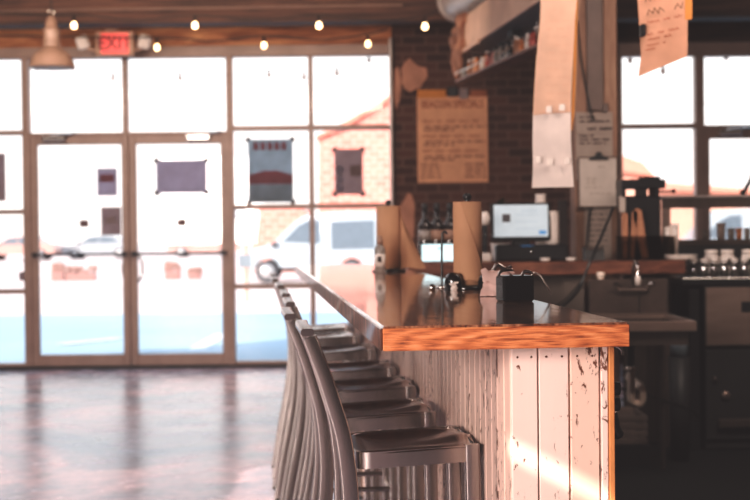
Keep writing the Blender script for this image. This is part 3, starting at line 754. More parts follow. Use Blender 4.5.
# ---------------------------------------------------------------- bar stools
def make_stool():
    r = thing('bar_stool', 'x', 'stool')
    W = .315       # width along v
    ox = -.32      # local x = u + ox
    sec = rrect(1.0, .72, .3)
    post = arc([(.128, 0.0), (.165, .22), (.208, .45), (.226, .62), (.214, .77), (.186, .87), (.152, .96), (.116, 1.05)], 4)
    post = [(p[0], p[1]) for p in [tuple(x)[:2] for x in arc([(a_, b_, 0) for a_, b_ in ((.128, 0.0), (.165, .22), (.208, .45), (.224, .62), (.212, .77), (.186, .87), (.160, .95), (.134, 1.018))], 5)]]
    for s_ in (0, 1):
        y = .018 if s_ == 0 else W-.018
        lean = .0
        pts = [Vector((p[0]+ox, y+(0 if s_ else 0)+(-.012 if s_ == 0 else .012)*max(0, (.45-p[1])/.45), p[1])) for p in post]
        MB().tube(pts, [.038 if p.z < .7 else .038-.006*(p.z-.7)/.35 for p in pts], sec=rrect(1.0, .62, .1), up=(1, 0, 0)).build('rear_leg', 'alu', r)
        MB().lathe([(0, 0), (.018, 0), (.018, .012), (.014, .016)], 12, (pts[0].x, pts[0].y, 0)).build('foot_cap', 'rubber', r)
        fp = [Vector((.505+ox, y, .765)), Vector((.508+ox, y, .5)), Vector((.512+ox, y+(-.012 if s_ == 0 else .012), 0.0))]
        MB().tube(fp, .034, sec=rrect(1.0, .75, .14), up=(1, 0, 0)).build('front_leg', 'alu', r)
        MB().lathe([(0, 0), (.018, 0), (.018, .012), (.014, .016)], 12, (fp[2].x, fp[2].y, 0)).build('foot_cap', 'rubber', r)
    # top rail: bent tube joining the two posts
    tr = [(.129+ox, .004, 1.03), (.125+ox, W*.25, 1.034), (.123+ox, W*.5, 1.035), (.125+ox, W*.75, 1.034), (.129+ox, W-.004, 1.03)]
    MB().tube(tr, .030, sec=rrect(1.0, .55, .2), up=(1, 0, 0)).build('top_rail', 'alu', r)
    # lower back rail
    def pu(z):
        for a_, b_ in zip(post, post[1:]):
            if a_[1] <= z <= b_[1]: return a_[0]+(b_[0]-a_[0])*(z-a_[1])/(b_[1]-a_[1])
        return post[-1][0]
    MB().tube(arc([(pu(.83)+ox, .02, .83), (pu(.83)+ox, W/2, .83), (pu(.83)+ox, W-.02, .83)], 4), .011, 8).build('lower_back_rail', 'alu', r)
    for k in range(3):
        y = W*(.27+.23*k)
        MB().tube([(pu(z)+ox, y, z) for z in (.83, .88, .93, .98, 1.02)], .011, sec=rrect(.6, 2.2, .25), up=(1, 0, 0)).build('back_slat', 'alu', r)
    # seat: dished plate, tilted slightly to the back
    zs0 = .774; x0, x1 = .228, .525
    rows = []; N = 14
    for i in range(N+1):
        u = i/N; row = []
        for j in range(N+1):
            w_ = j/N
            ex, ey = abs(2*u-1), abs(2*w_-1)
            # superellipse rounding of corners
            x = (2*u-1); y = (2*w_-1)
            rc = .2; X = x*(1-rc*y*y*ex**3*.6); Y = y*(1-rc*x*x*ey**3*(.8 if x < 0 else .35))
            rim = max(ex, ey)
            dish = -.020*(1-rim**2.6)*(1.2-.3*u)
            roll = -.012*max(0, (rim-.9)/.1)+.006*math.exp(-((w_-.5)/.14)**2)*max(0, u-.3)/.7
            rear = .0
            z = zs0-.014*(1-u)+dish+roll+(-.004*max(0, u-.8)/.2)
            row.append(((x0+x1)/2+X*(x1-x0)/2+ox, W/2+Y*(W/2+.002), z))
        rows.append(row)
    MB().grid(rows).build('seat', 'alu_seat', r)
    # apron around under the seat
    ap = MB(); pts = []
    xa, xb = x0+.01+ox, x1-.012+ox; ya, yb = .006, W-.006; rr = .035
    for (cx_, cy_, a0) in ((xb-rr, yb-rr, 0), (xa+rr, yb-rr, PI/2), (xa+rr, ya+rr, PI), (xb-rr, ya+rr, 3*PI/2)):
        for k in range(6): a = a0+PI/2*k/5; pts.append((cx_+rr*math.cos(a), cy_+rr*math.sin(a)))
    n = len(pts); vs = []
    for z in (0, 1): 
        for p in pts:
            u = (p[0]-ox-x0)/(x1-x0); zt2 = zs0-.014*(1-u)-.008
            vs.append((p[0], p[1], zt2-(.038 if z else 0)))
    ap.add(vs, [(k, (k+1) % n, n+(k+1) % n, n+k) for k in range(n)], True); ap.build('seat_apron', 'alu', r)
    # foot rails
    for nm, p0, p1 in (('foot_rail', (.507+ox, .02, .30), (.507+ox, W-.02, .30)), ('foot_rail', (.185+ox, .02, .30), (.185+ox, W-.02, .30)),
                       ('foot_rail', (.187+ox, .012, .33), (.507+ox, .012, .33)), ('foot_rail', (.187+ox, W-.012, .33), (.507+ox, W-.012, .33))):
        MB().tube([p0, p1], .009, 8).build(nm, 'alu', r)
    return r
slabels = ['nearest brushed metal bar stool, its seat in full view', 'second bar stool from the front, just behind the nearest', 'third metal bar stool from the front along the bar',
           'fourth metal bar stool from the front, middle of the row', 'fifth metal bar stool from the front along the bar', 'sixth metal bar stool, next to last toward the windows', 'farthest bar stool at the window end of the bar']
st0 = make_stool()
for k, (dep, du, ra) in enumerate(((2.95, .0, 0), (3.49, -.022, .0), (4.07, -.002, .0), (4.63, .0, -.01), (5.35, -.002, 0), (6.05, -.008, .01), (6.62, -.006, 0))):
    o = st0 if k == 0 else copy_tree(st0)
    o['label'] = slabels[k]; o['group'] = 'metal bar stools along the bar'
    u = .32+du; vv = (dep-u*st)/ct+.0
    o.location = BW(u, vv, 0); o.rotation_euler = (0, 0, TH+ra)

# ---------------------------------------------------------------- things on the bar
def onbar(px, py):   # the spot on the bar top seen at this pixel
    d = RM @ Vector(((px-375)/F, -(py-250)/F, -1)); t_ = (ZT-H)/d.z; return Vector((0, 0, H))+d*t_
def towel_roll(px, py, label, r_, h_, flap):
    q = onbar(px, py); t = thing('paper_towel_roll', label, 'paper roll', q, TH, 'kraft towel rolls on the bar')
    MB().lathe([(.0, 0), (.075, 0), (.078, .004), (.074, .01), (.02, .012), (0, .012)], 28).build('holder_base', 'black_gloss', t)
    MB().tube([(0, 0, .01), (0, 0, h_+.03)], .007, 10).build('holder_rod', 'black_plastic', t)
    MB().lathe([(.0, h_+.02), (.012, h_+.022), (.014, h_+.032), (.009, h_+.04), (.0, h_+.042)], 14).build('rod_knob', 'black_plastic', t)
    MB().lathe([(.022, .014), (r_, .014), (r_, h_+.014), (.022, h_+.014), (.022, .014)], 36).build('roll', 'kraft_roll', t)
    rows = []
    if flap == 'side':
        for i in range(9):
            w_ = i/8; z = .014+h_*(1-w_); row = []
            for k in range(7):
                u = k/6; out = max(0, (w_-.12)/.88)*.125
                x = r_*.92+u*out; row.append((x*math.cos(-.3+.5*(1-u)*(1-u)), -.01-.4*r_*(1-u)-.02*math.sin(u*PI), z if z > .02 else .014+.004*math.sin(6*u)))
            rows.append(row)
    else:
        for i in range(9):
            w_ = i/8; z = .014+h_*(1-w_); row = []
            for k in range(9):
                u = k/8; a = -PI*.95+u*PI*(.25+.62*w_); rr = r_+.0015+.004*w_*u; row.append((rr*math.cos(a), rr*math.sin(a), z+(.018*math.sin(u*PI)**2 if i == 8 else 0)))
            rows.append(row)
    MB().grid(rows).build('loose_sheet', 'kraft_roll', t)
    return t
towel_roll(468, 289, 'nearer kraft paper towel roll standing upright mid bar', .0455, .262, 'wrap')
towel_roll(389, 271.5, 'farther kraft towel roll with its sheet flaring out to the right', .056, .285, 'side')
# spray bottle
q = onbar(380, 273.5); t = thing('sanitizer_bottle', 'small clear pump bottle with pale cap in front of the farther towel roll', 'bottle', q)
MB().lathe([(.0, 0), (.022, 0), (.024, .004), (.024, .1), (.02, .116), (.012, .124), (.012, .13)], 18).build('body', 'bottle_grey', t)
MB().lathe([(.0245, .03), (.0245, .085)], 18).build('label_band', 'white_plastic', t)
MB().lathe([(.014, .126), (.014, .146), (.01, .15), (.009, .165), (.0, .166)], 14).build('cap', 'label_tan', t)
s = MB().box((-.01, -.0255, .05), (.008, -.024, .075)); s.build('printed_mark', 'ink_black', t)
# black caddy bowls
def bowl(px, py, r_, label, tissue=True):
    q = onbar(px, py); t = thing('black_bowl', label, 'bowl', q, 0, 'round black bowls on the bar')
    MB().lathe([(0, 0), (r_*.7, 0), (r_*.98, r_*.5), (r_*1.05, r_*1.0), (r_*.85, r_*1.7), (r_*.5, r_*2.0), (r_*.45, r_*1.9), (r_*.8, r_*1.5), (r_*.85, r_*.8), (r_*.4, r_*.12), (0, r_*.1)], 22).build('shell', 'black_gloss', t)
    if tissue:
        random.seed(int(px)); s = MB()
        for k in range(5):
            a = k*1.3; c_ = Vector((.4*r_*math.cos(a), -.5*r_+.3*r_*math.sin(a), r_*(.7+.12*k)))
            s.box(c_-Vector((.3, .2, .22))*r_, c_+Vector((.3, .2, .22))*r_, .1*r_)
        q2 = q+Vector((r_*.1, -r_*1.35, 0))
        tt = thing('sugar_packets', 'little pile of white packets in front of the %s' % ('nearer black bowl' if px > 420 else 'farther black bowl'), 'packets', q2)
        s2 = MB()
        for k in range(5):
            mt = Matrix.Translation((random.uniform(-.3, .3)*r_, random.uniform(-.1, .1)*r_, r_*(.12+.2*k))) @ Matrix.Rotation(random.uniform(-1, 1), 4, 'Z') @ Matrix.Rotation(.1, 4, 'X')
            p_ = MB().box((-.3*r_, -.35*r_, -.09*r_), (.3*r_, .35*r_, .09*r_), .04*r_, mt).build('packet', 'white_plastic', tt)
bowl(453.5, 290, .027, 'small round black bowl just left of the nearer towel roll')
bowl(394, 271, .03, 'small round black bowl at the foot of the farther towel roll')
bowl(487, 290, .027, 'small round black bowl just right of the nearer towel roll', False)
# tall thin card holder
q = onbar(442, 288); t = thing('sign_holder', 'tall thin black wire holder with a hooked top left of the nearer roll', 'holder', q)
MB().lathe([(0, 0), (.022, 0), (.022, .004), (.008, .009), (0, .01)], 18).build('base', 'chrome', t)
MB().tube(arc([(0, 0, .005), (0, 0, .09), (.002, 0, .165), (.004, 0, .178), (.012, 0, .182), (.018, 0, .174)], 4), .0035, 8).build('stem', 'black_plastic', t)
# shakers little chrome lids
for (px, py, l) in ((432, 290, 'tiny chrome pot to the left of the hooked wire holder'),):
    q = onbar(px, py); t = thing('salt_pot', l, 'pot', q); MB().lathe([(0, 0), (.01, 0), (.012, .008), (.009, .014), (0, .015)], 14).build('body', 'chrome', t); MB().lathe([(.009, .013), (.006, .018), (0, .019)], 12).build('lid', 'black_plastic', t)
# napkin / receipt box
q = onbar(519, 302); t = thing('napkin_box', 'black square box with chrome clips beside the crumpled tissue', 'box', q, TH+.1)
MB().box((-.042, 0, 0), (.042, .07, .068), .005).build('box_body', 'black_gloss', t)
MB().tube(arc([(-.02, .01, .07), (-.006, .01, .06), (.008, .01, .062), (.018, .01, .078), (.036, .012, .076), (.04, .012, .066)], 4), .004, 8).build('front_clip', 'chrome', t)
MB().tube(arc([(-.04, .05, .068), (-.03, .05, .08), (.0, .05, .082)], 4), .004, 8).build('rear_clip', 'chrome', t)
q = onbar(497, 297); t = thing('crumpled_tissue', 'crumpled pale pink tissue leaning on the black box', 'tissue', q, TH)
rows = []; rr = random.Random(3)
for i in range(8):
    row = []
    for k in range(8):
        u, w_ = k/7, i/7; row.append((-.045+.085*u+.02*w_, .03-.02*math.sin(w_*5)+.014*rr.uniform(-1, 1), .002+.07*w_+.008*rr.uniform(-1, 1)*(w_ > .1)))
    rows.append(row)
MB().grid(rows).build('fold', 'tissue', t)
rows = [[(x+.0, y-.03*w_, .072+.01*rr.uniform(-1, 1)-.03*w_*w_) for x, y in [(-.04+.08*k/6, .03) for k in range(7)]] for w_ in (0, .3, .6, 1)]
MB().grid(rows).build('top_fold', 'tissue', t)
q = onbar(503, 288); t = thing('chrome_stapler', 'little shiny chrome clamp behind the crumpled tissue', 'clamp', q, TH)
MB().box((-.03, 0, 0), (.03, .03, .055), .006).build('base', 'black_plastic', t); MB().tube(arc([(-.03, .01, .055), (-.015, .01, .075), (.01, .01, .06), (.03, .01, .07)], 4), .006, 8).build('clamp_arm', 'chrome', t)
e0 = onbar(534, 298); tag(MB().tube(arc([e0+Vector((0, 0, .07)), e0+Vector((.02, .02, .06)), e0+Vector((.04, .03, .03)), e0+Vector((.052, .03, .005))], 5), .0025, 6).build('white_wire', 'white_plastic'), 'thin white wire arching down right of the black box', 'wire')

# ---------------------------------------------------------------- back counter
sd = 183
sA = at(408, 262.5, sd); sB = at(686, 261, sd); zt2 = (sA.z+sB.z)/2; yF = F/sd
zsh = zt2
t = thing('back_counter', 'thick brown wooden back counter shelf behind the bar', 'counter', (sA.x, yF, 0))
Lw = sB.x-sA.x
B((0, 0, zsh-.075), (Lw, .42, zsh), 'worktop', 'wood_shelf', t, .006)
for x in (.05, Lw*.33, Lw-.08): B((x, .3, 0), (x+.06, .36, zsh-.075), 'leg', 'wood_partition', t)
B((.9, .36, .25), (1.02, .38, zsh-.075), 'panel', 'white_panel', t)
struct(B((.15, 7.62, 0), (c0.x-pw-.01, 7.68, zsh-.08), 'wall_partition', 'white_panel'))
struct(B((c0.x+pw+.01, 7.62, 0), (XR, 7.68, zsh-.08), 'wall_partition', 'wood_partition'))
struct(MB().box((.62, 3.2, 0), (XR, 11.9, .006)).build('floor_mat', 'dark_floor_mat')) if False else None
mt_ = tag(MB().prism([tuple(BW(.78, 2.0))[:2], tuple(BW(.78, 7.3))[:2], (.16, 7.6), (XR, 7.6), (XR, 2.0)], .0003, .003, axis=2).build('dark_floor_sheet', 'dark_floor_mat'), 'dark sheet laid over the floor behind the bar to darken it', 'mat')  # added dark sheet that makes the floor behind the bar darker
def S(px, back=.1, pxm=sd):   # a spot on the counter shelf
    p = at(px, 250, F/(yF+back)); return Vector((p.x, yF+back, zsh+.001))
# monitor
q = S(521, .23); t = thing('point_of_sale_monitor', 'touch screen till monitor with bright page above a black till base', 'monitor', q, -.05)
m_ = at(519.5, 221.5, 178)-q
Z0 = at(519, 240, 176).z-q.z; Z1 = at(519, 203, 176).z-q.z; hw = .168
def tiltbox(mb, a, b2, bev=0): return mb.box(a, b2, bev, Matrix.Translation((0, 0, Z0)) @ Matrix.Rotation(-.12, 4, 'X') @ Matrix.Translation((0, 0, -Z0)))
tiltbox(MB(), (-hw, -.02, Z0-.004), (hw, .02, Z1), .008).build('casing', 'black_plastic', t)
sc = tiltbox(MB(), (-hw+.016, -.023, Z0+.016), (hw-.016, -.0205, Z1-.012)).build('screen', 'screen_white', t)
tiltbox(MB(), (-hw*.62, -.025, Z0+.1), (-hw*.62+.045, -.0235, Z0+.145)).build('screen_picture', 'screen_dark', t)
tiltbox(MB(), (hw*.6, -.025, Z0+.03), (hw*.6+.04, -.0235, Z0+.05)).build('screen_button', 'screen_blue', t)
s = MB()
for k in range(3): tiltbox(s, (-.03, -.025, Z0+.06+k*.04), (.1, -.0238, Z0+.063+k*.04))
tiltbox(s, (.0, -.025, Z1-.05), (.1, -.0238, Z1-.045)); s.build('screen_lines', 'screen_line', t)
MB().box((-.05, .0, Z0-.08), (.05, .06, Z0+.05), .01).build('stand', 'black_plastic', t)
q = S(530, .1); t = thing('cash_drawer', 'wide black cash drawer and till base under the monitor', 'cash drawer', q)
MB().box((-.19, 0, .0), (.21, .12, Z0-.025), .008).build('drawer_case', 'black_plastic', t)
MB().box((-.17, -.006, .012), (.19, .0, .085), .003).build('drawer_front', 'black_plastic', t)
MB().lathe([(0, 0), (.008, 0), (.008, .004), (0, .005)], 10, (.01, -.006, .05), Matrix.Rotation(PI/2, 3, 'X')).build('lock', 'chrome', t)
MB().box((-.05, -.004, Z0-.045), (.02, .0, Z0-.03)).build('status_light', 'screen_blue', t)
# tablet
q = at(438, 253, 180); t = thing('tablet', 'small bright tablet leaning between the two towel rolls', 'tablet', (q.x, yF+.08, zsh+.001))
zt3, zt4 = at(438, 263, 182).z-zsh, at(438, 243, 182).z-zsh
MB().box((-.1, 0, .0), (.1, .012, zt4), .005).build('casing', 'black_plastic', t)
B((-.092, -.002, .006), (.09, .0, zt4-.008), 'screen', 'screen_cyan', t)
B((-.005, -.004, zt4-.035), (.02, -.002, zt4-.028), 'screen_mark', 'screen_dark', t)
MB().prism([(.012, 0), (.09, 0), (.012, zt4*.7)], -.05, .05, axis=0).build('stand', 'black_plastic', t)
# bottles behind the tablet
for k, (px, l) in enumerate(((425, 'dark bottle with pale label, left of three above the tablet'), (437, 'dark bottle with pale label, middle of three above the tablet'), (450, 'dark bottle with tan label, right of three above the tablet'))):
    q = S(px, .28); t = thing('liquor_bottle', l, 'bottle', q, 0, 'dark bottles behind the tablet')
    MB().lathe([(0, 0), (.036, 0), (.038, .01), (.038, .2), (.03, .225), (.014, .25), (.013, .3)], 18).build('body', 'bottle_dark', t)
    MB().lathe([(.0385, .12), (.0385, .18)], 18).build('label_band', 'label_tan' if k else 'bottle_grey', t)
    MB().lathe([(.015, .285), (.016, .33), (0, .332)], 14).build('cap', 'dark_cabinet', t)
# paper cups and cloth near the monitor
q = S(552, .26); t = thing('paper_cup_stack', 'tall stack of white paper cups right of the monitor', 'cups', q)
s = MB()
for k in range(9): s.lathe([(.028, .02*k), (.04, .02*k+.11), (.042, .02*k+.112), (.042, .02*k+.118), (.036, .02*k+.118)], 18)
s.build('nested_cups', 'white_plastic', t); B((-.045, -.045, 0), (.045, .045, .006), 'saucer', 'white_plastic', t)
q = S(541, .355); t = thing('paper_cup_stack', 'tall stack of white paper cups directly behind the monitor top', 'cups', q)
s = MB()
for k in range(14): s.lathe([(.022, .02*k), (.03, .02*k+.11), (.032, .02*k+.112), (.032, .02*k+.118), (.027, .02*k+.118)], 18)
s.build('nested_cups', 'white_plastic', t); B((-.034, -.034, 0), (.034, .034, .006), 'saucer', 'white_plastic', t)
q = S(563, .24); t = thing('hanging_cloth', 'dark folded cloth standing between the cups and the wooden post', 'cloth', q)
s = MB(); rows = []
for i in range(7):
    w_ = i/6; rows.append([((-.03+.065*k/7)*(1-.35*w_)+.0, .015*math.sin(k*2.1+i*.3), .34*w_) for k in range(8)])
s.grid(rows); s.grid([[ (p[0], p[1]+.03, p[2]) for p in r_] for r_ in rows]); s.build('fold', 'dark_cloth', t)
for (px, l) in ((485, 'small upright white card left of the monitor'),):
    q = S(px, .05); t = thing('menu_card', l, 'card', q)
    MB().lathe([(0, -.04), (.02, -.035), (.03, 0), (.02, .035), (0, .04)], 14, (0, 0, .24)).build('pale_leaf', 'white_plastic', t); MB().tube([(0, 0, 0), (0, 0, .21)], .012, 8).build('stand', 'black_plastic', t); B((-.035, -.03, 0), (.035, .03, .05), 'foot', 'white_plastic', t, .01)
# plant behind monitor
q = S(500, .36); t = thing('potted_plant', 'small green plant peeping over the top of the monitor', 'plant', q)
MB().lathe([(0, 0), (.04, 0), (.055, .1), (.05, .1), (.04, .02)], 16).build('pot', 'white_plastic', t)
MB().tube([(0, 0, .04), (0, 0, .27)], .006, 6).build('stem', 'leaf', t)
s = MB(); rr = random.Random(1)
for k in range(26):
    a = rr.uniform(0, 6.28); l_ = rr.uniform(.04, .09); z = rr.uniform(.25, .33); d_ = Vector((math.cos(a), math.sin(a), rr.uniform(-.1, .7))); p = Vector((0, 0, z)); sd_ = Vector((-math.sin(a), math.cos(a), 0))*.012
    s.add([p, p+d_*l_*.5+sd_, p+d_*l_, p+d_*l_*.5-sd_], [(0, 1, 2, 3)])
s.build('leaves', 'leaf', t)
for px, l in ((512, 'crumpled white napkin on top of the till behind the screen'),):
    pass
# small things on the shelf edge
for px, l in ((571, 'short white candle on the shelf right of the till'), (545, 'short white saucer stack on the shelf front of the till')):
    q = S(px, .03); t = thing('small_dish', l, 'dish', q); MB().lathe([(0, 0), (.02, 0), (.03, .012), (.028, .02), (.018, .008), (0, .006)], 16).build('dish_bowl', 'white_plastic', t)
# grey box at foot of post
q = S(596, .1); t = thing('card_reader', 'small dark card reader at the foot of the lined notice', 'card reader', q)
MB().prism([(0, 0), (.08, 0), (.08, .075), (.03, .06)], -.06, .05, axis=0).build('casing', 'dark_cabinet', t); B((-.045, .02, .06), (.035, .07, .075), 'keypad', 'steel_dark', t)

# ---- right of the post: clear bin with boards, brewer, display case
q = S(648, .12); t = thing('clear_bin', 'smoky clear plastic bin on the counter right of the post', 'bin', q)
s = MB(); bw, bd, bh = .15, .13, .125
for a, b2 in (((-bw, 0, 0), (bw, .004, bh)), ((-bw, bd, 0), (bw, bd+.004, bh)), ((-bw, .004, 0), (-bw+.004, bd, bh)), ((bw-.004, .004, 0), (bw, bd, bh)), ((-bw, 0, 0), (bw, bd, .004))): s.box(a, b2)
s.build('bin_walls', 'clear_plastic', t)
s = MB(); 
for a, b2 in (((-bw-.006, -.006, bh), (bw+.006, .006, bh+.008)), ((-bw-.006, bd-.004, bh), (bw+.006, bd+.008, bh+.008))): s.box(a, b2, .002)
s.build('rim', 'clear_plastic', t)
for (px, hgt, wd, lean, l) in ((625, .26, .035, .0, 'narrow tan wooden paddle leaning in the bin next to the post'), (632, .27, .03, .06, 'second narrow tan wooden paddle leaning in the bin'), (645, .285, .05, -.16, 'broad tan wooden paddle with rounded top leaning in the bin')):
    q = S(px, .17); q.z += .006; t = thing('wooden_paddle', l, 'paddle', q, 0, 'tan wooden paddles in the clear bin'); t.rotation_euler = (0, lean, 0)
    poly = [(-wd/2*.8, 0), (wd/2*.8, 0), (wd/2, hgt*.6)]+[(wd/2*math.cos(a*PI/6), hgt-wd/2+wd/2*math.sin(a*PI/6)) for a in range(7)]+[(-wd/2, hgt*.6)]
    MB().prism(poly, -.006, .006).build('blade', 'wood_shelf_tan', t); B((-wd/2*.5, -.009, .01), (wd/2*.5, .009, hgt*.35), 'grip', 'wood_tan', t, .003)
for (px, hh, l) in ((668, .2, 'left of two small white cups behind the clear bin'), (675, .22, 'right of two small white cups behind the clear bin')):
    q = S(px, .3); t = thing('white_bottle', l, 'cup', q, 0, 'white cups behind the clear bin')
    MB().lathe([(0, 0), (.018, 0), (.022, hh*.8), (.02, hh*.82)], 14).build('body', 'white_plastic', t); MB().lathe([(.023, hh*.8), (.023, hh*.9), (0, hh*.92)], 14).build('lid', 'white_plastic', t)
# brewer: tall dark machine with wide head and ball-ended lever
q = S(640, .34); t = thing('coffee_grinder', 'tall dark coffee machine with ball-ended lever against the window', 'coffee machine', q)
bx = lambda px: at(px, 200, 174.7).x-q.x
bz = lambda py: max(0, at(640, py, 174.7).z-q.z)
B((bx(624), -.08, bz(262)), (bx(658), .08, bz(196)), 'column', 'black_plastic', t, .01)
B((bx(619), -.1, bz(189)), (bx(662), .1, bz(180)), 'head_plate', 'black_plastic', t, .005)
for a_, b_ in ((619, 623), (638, 644), (652, 656)): B((bx(a_), -.09, bz(197)), (bx(b_), .09, bz(188)), 'support', 'black_plastic', t)
B((bx(641), -.07, bz(182)), (bx(658), .07, bz(177)), 'hopper', 'black_plastic', t, .004)
MB().tube([(bx(655), -.02, bz(191.5)), (bx(671), -.02, bz(191.5))], .006, 8).build('lever', 'black_plastic', t)
MB().lathe([(0, -.014), (.01, -.01), (.014, 0), (.01, .01), (0, .014)], 14, (bx(673), -.02, bz(191.5))).build('lever_ball', 'black_gloss', t)
B((bx(617), -.085, bz(212)), (bx(622.5), -.06, bz(196)), 'price_tag', 'paper_white', t)
# glass display case
dc = 152; y0 = F/dc; a = at(662, 197, dc); zc1 = a.z; zc0 = at(700, 245, dc).z
t = thing('display_case', 'steel framed glass display case on a ledge before the right window', 'display case', (a.x, y0, zc0))
hh = zc1-zc0; LL = 1.1
B((-.01, -.02, hh-.01), (LL, .36, hh+.008), 'top_ledge', 'galvanised', t, .004)
B((0, 0, hh-.075), (LL, .03, hh-.01), 'top_rail', 'steel_dark', t)
B((0, 0, 0), (LL, .03, .035), 'bottom_rail', 'steel_dark', t)
B((0, 0, .035), (.055, .03, hh-.075), 'post', 'steel', t); B((LL-.05, 0, .035), (LL, .03, hh-.075), 'post', 'steel', t)
B((0, .3, .0), (.03, .33, hh-.01), 'post', 'steel', t); B((LL-.03, .3, 0), (LL, .33, hh-.01), 'post', 'steel', t)
B((0, .03, 0), (LL, .33, .02), 'floor_plate', 'steel_dark', t)
B((.055, .012, .035), (LL-.05, .016, hh-.075), 'front_glass', 'window_glass', t)
B((.03, .318, .02), (LL-.03, .322, hh-.01), 'rear_glass', 'window_glass', t)
B((-.02, -.02, -zc0), (LL, .36, -.002), 'cabinet', 'dark_cabinet', thing('case_stand', 'dark plinth carrying the glass display case', 'plinth', (a.x, y0, zc0-.0)), .005)
for k, (px, hgt, wd, mm, l) in enumerate(((703, .075, .035, 'grey_box', 'short grey tin at the left inside the display case'), (719, .12, .06, 'crate_grey', 'tall brown cup inside the display case'), (729, .085, .05, 'bottle_grey', 'grey tin right of the tall brown cup in the case'), (737, .085, .045, 'amber', 'orange tin inside the display case'), (745, .085, .045, 'bottle_grey', 'grey tin at the right inside the display case'))):
    p = at(px, 240, dc-4); o = thing('tin', l, 'tin', (p.x, y0+.18, zc0+.0215), 0, 'tins inside the display case')
    MB().lathe([(0, 0), (wd/2*.85, 0), (wd/2, hgt), (wd/2*.9, hgt), (0, hgt*.97)], 16).build('body', mm, o); MB().lathe([(wd/2*1.02, hgt*.88), (wd/2*1.04, hgt*1.02), (0, hgt*1.03)], 16).build('lid', mm, o)
# object on the case top, right edge
p = at(756, 170, dc); q = thing('scissor_tongs', 'dark tongs standing on top of the display case at the right edge', 'tongs', (p.x, y0+.1, zc1+.009))
MB().tube(arc([(-.06, 0, 0), (-.03, 0, .06), (0, 0, .12), (.01, 0, .25)], 4), .014, 8).build('arm', 'black_plastic', q); MB().tube([(.03, 0, 0), (.02, 0, .12), (.03, 0, .28)], .014, 8).build('arm', 'black_plastic', q)
MB().lathe([(0, 0), (.02, .01), (.02, .03), (0, .04)], 12, (-.06, 0, .0)).build('tip', 'black_gloss', q)

# ---------------------------------------------------------------- sink
sk = 213; yS = F/sk; a = at(610, 322, sk); b2 = at(697, 321, sk); zk = (a.z+b2.z)/2
t = thing('hand_sink', 'stainless steel sink unit with tall splashback under the back counter', 'sink', (a.x, yS, zk)); w = b2.x-a.x
s = MB(); s.box((0, 0, -.05), (w, .03, 0), .004); s.box((0, .03, -.02), (.04, .6, 0)); s.box((w-.04, .03, -.02), (w, .6, 0)); s.box((.04, .5, -.02), (w-.04, .6, 0)); s.build('rim', 'steel', t)
s = MB(); s.box((.03, .03, -.11), (w-.03, .035, -.01)); s.box((.03, .03, -.11), (.035, .5, -.02)); s.box((w-.035, .03, -.11), (w-.03, .5, -.02)); s.box((.03, .5, -.11), (w-.03, .505, -.02)); s.box((.03, .03, -.115), (w-.03, .505, -.11)); s.build('basin', 'steel_dark', t)
zsp = at(650, 279, 195).z-zk
B((0, .6, -.02), (w, .62, zsp), 'splashback', 'steel_dark', t, .004)
B((w*.63, .594, .0), (w*.64, .6, zsp-.02), 'seam', 'black_plastic', t)
for x in (.02, w-.05): 
    for y in (.57,): MB().tube([(x+.015, y+.015, -.02), (x+.015, y+.015, -zk+.01)], .015, 8).build('leg', 'steel_dark', t)
p = at(641, 340, sk)-Vector((a.x, yS, zk))
zp0, zp1 = at(641, 365, 200).z-zk, at(641, 400, 200).z-zk
MB().tube([(p.x, .25, -.11), (p.x, .25, zp0-.005)], .018, 10).build('drain_pipe', 'black_plastic', t)
s = MB(); s.lathe([(.03, 0), (.032, .012), (.022, .02)], 16, (p.x, .25, zp0-.01)); s.tube(arc([(p.x, .25, zp0), (p.x, .25, zp1+.04), (p.x+.008, .25, zp1+.012), (p.x+.03, .25, zp1), (p.x+.052, .25, zp1+.015), (p.x+.056, .25, zp1+.05), (p.x+.056, .3, zp1+.08), (p.x+.056, .6, zp1+.09)], 4), .021, 12); s.build('drain_trap', 'white_pipe', t)
# faucet
p = at(640, 300, 200); f = thing('faucet', 'old chrome faucet with two handles over the sink', 'faucet', (p.x, yS+.585, zk+.12))
zz = at(640, 268, 200).z-(zk+.12)
MB().tube(arc([(0, 0, 0), (0, -.02, zz*.5), (0, -.03, zz), (0, -.07, zz+.03), (0, -.13, zz+.01), (0, -.14, zz-.05)], 4), .008, 10).build('spout', 'chrome', f)
MB().lathe([(.013, -.03), (.016, 0), (.012, .02)], 12, (0, -.14, zz-.06)).build('spout_tip', 'white_plastic', f)
MB().tube([(-.07, 0, 0), (.07, 0, 0)], .014, 10).build('body', 'steel_dark', f)
for s_ in (-1, 1): MB().tube(arc([(s_*.07, 0, 0), (s_*.08, -.02, .03), (s_*.1, -.04, .035)], 3), .009, 8).build('handle', 'chrome', f)
# bottle on counter under shelf & hoses
p = at(601, 313, 190); t = thing('spray_bottle', 'tall white bottle standing at the left end of the sink', 'bottle', (p.x, F/190, p.z))
MB().lathe([(0, 0), (.036, 0), (.04, .02), (.04, .11), (.03, .15), (.018, .175), (.018, .19)], 18).build('body', 'white_pipe', t); MB().lathe([(.02, .185), (.024, .2), (.02, .215), (0, .217)], 14).build('cap', 'white_pipe', t)
tb = thing('side_table', 'low grey side ledge carrying the tall white bottle', 'ledge', (p.x, F/190, 0)); B((-.11, -.09, p.z-.03), (.045, .12, p.z-.001), 'ledge_top', 'steel_dark', tb); B((-.1, .05, 0), (-.07, .1, p.z-.03), 'leg', 'steel_dark', tb); B((.01, .05, 0), (.04, .1, p.z-.03), 'leg', 'steel_dark', tb)
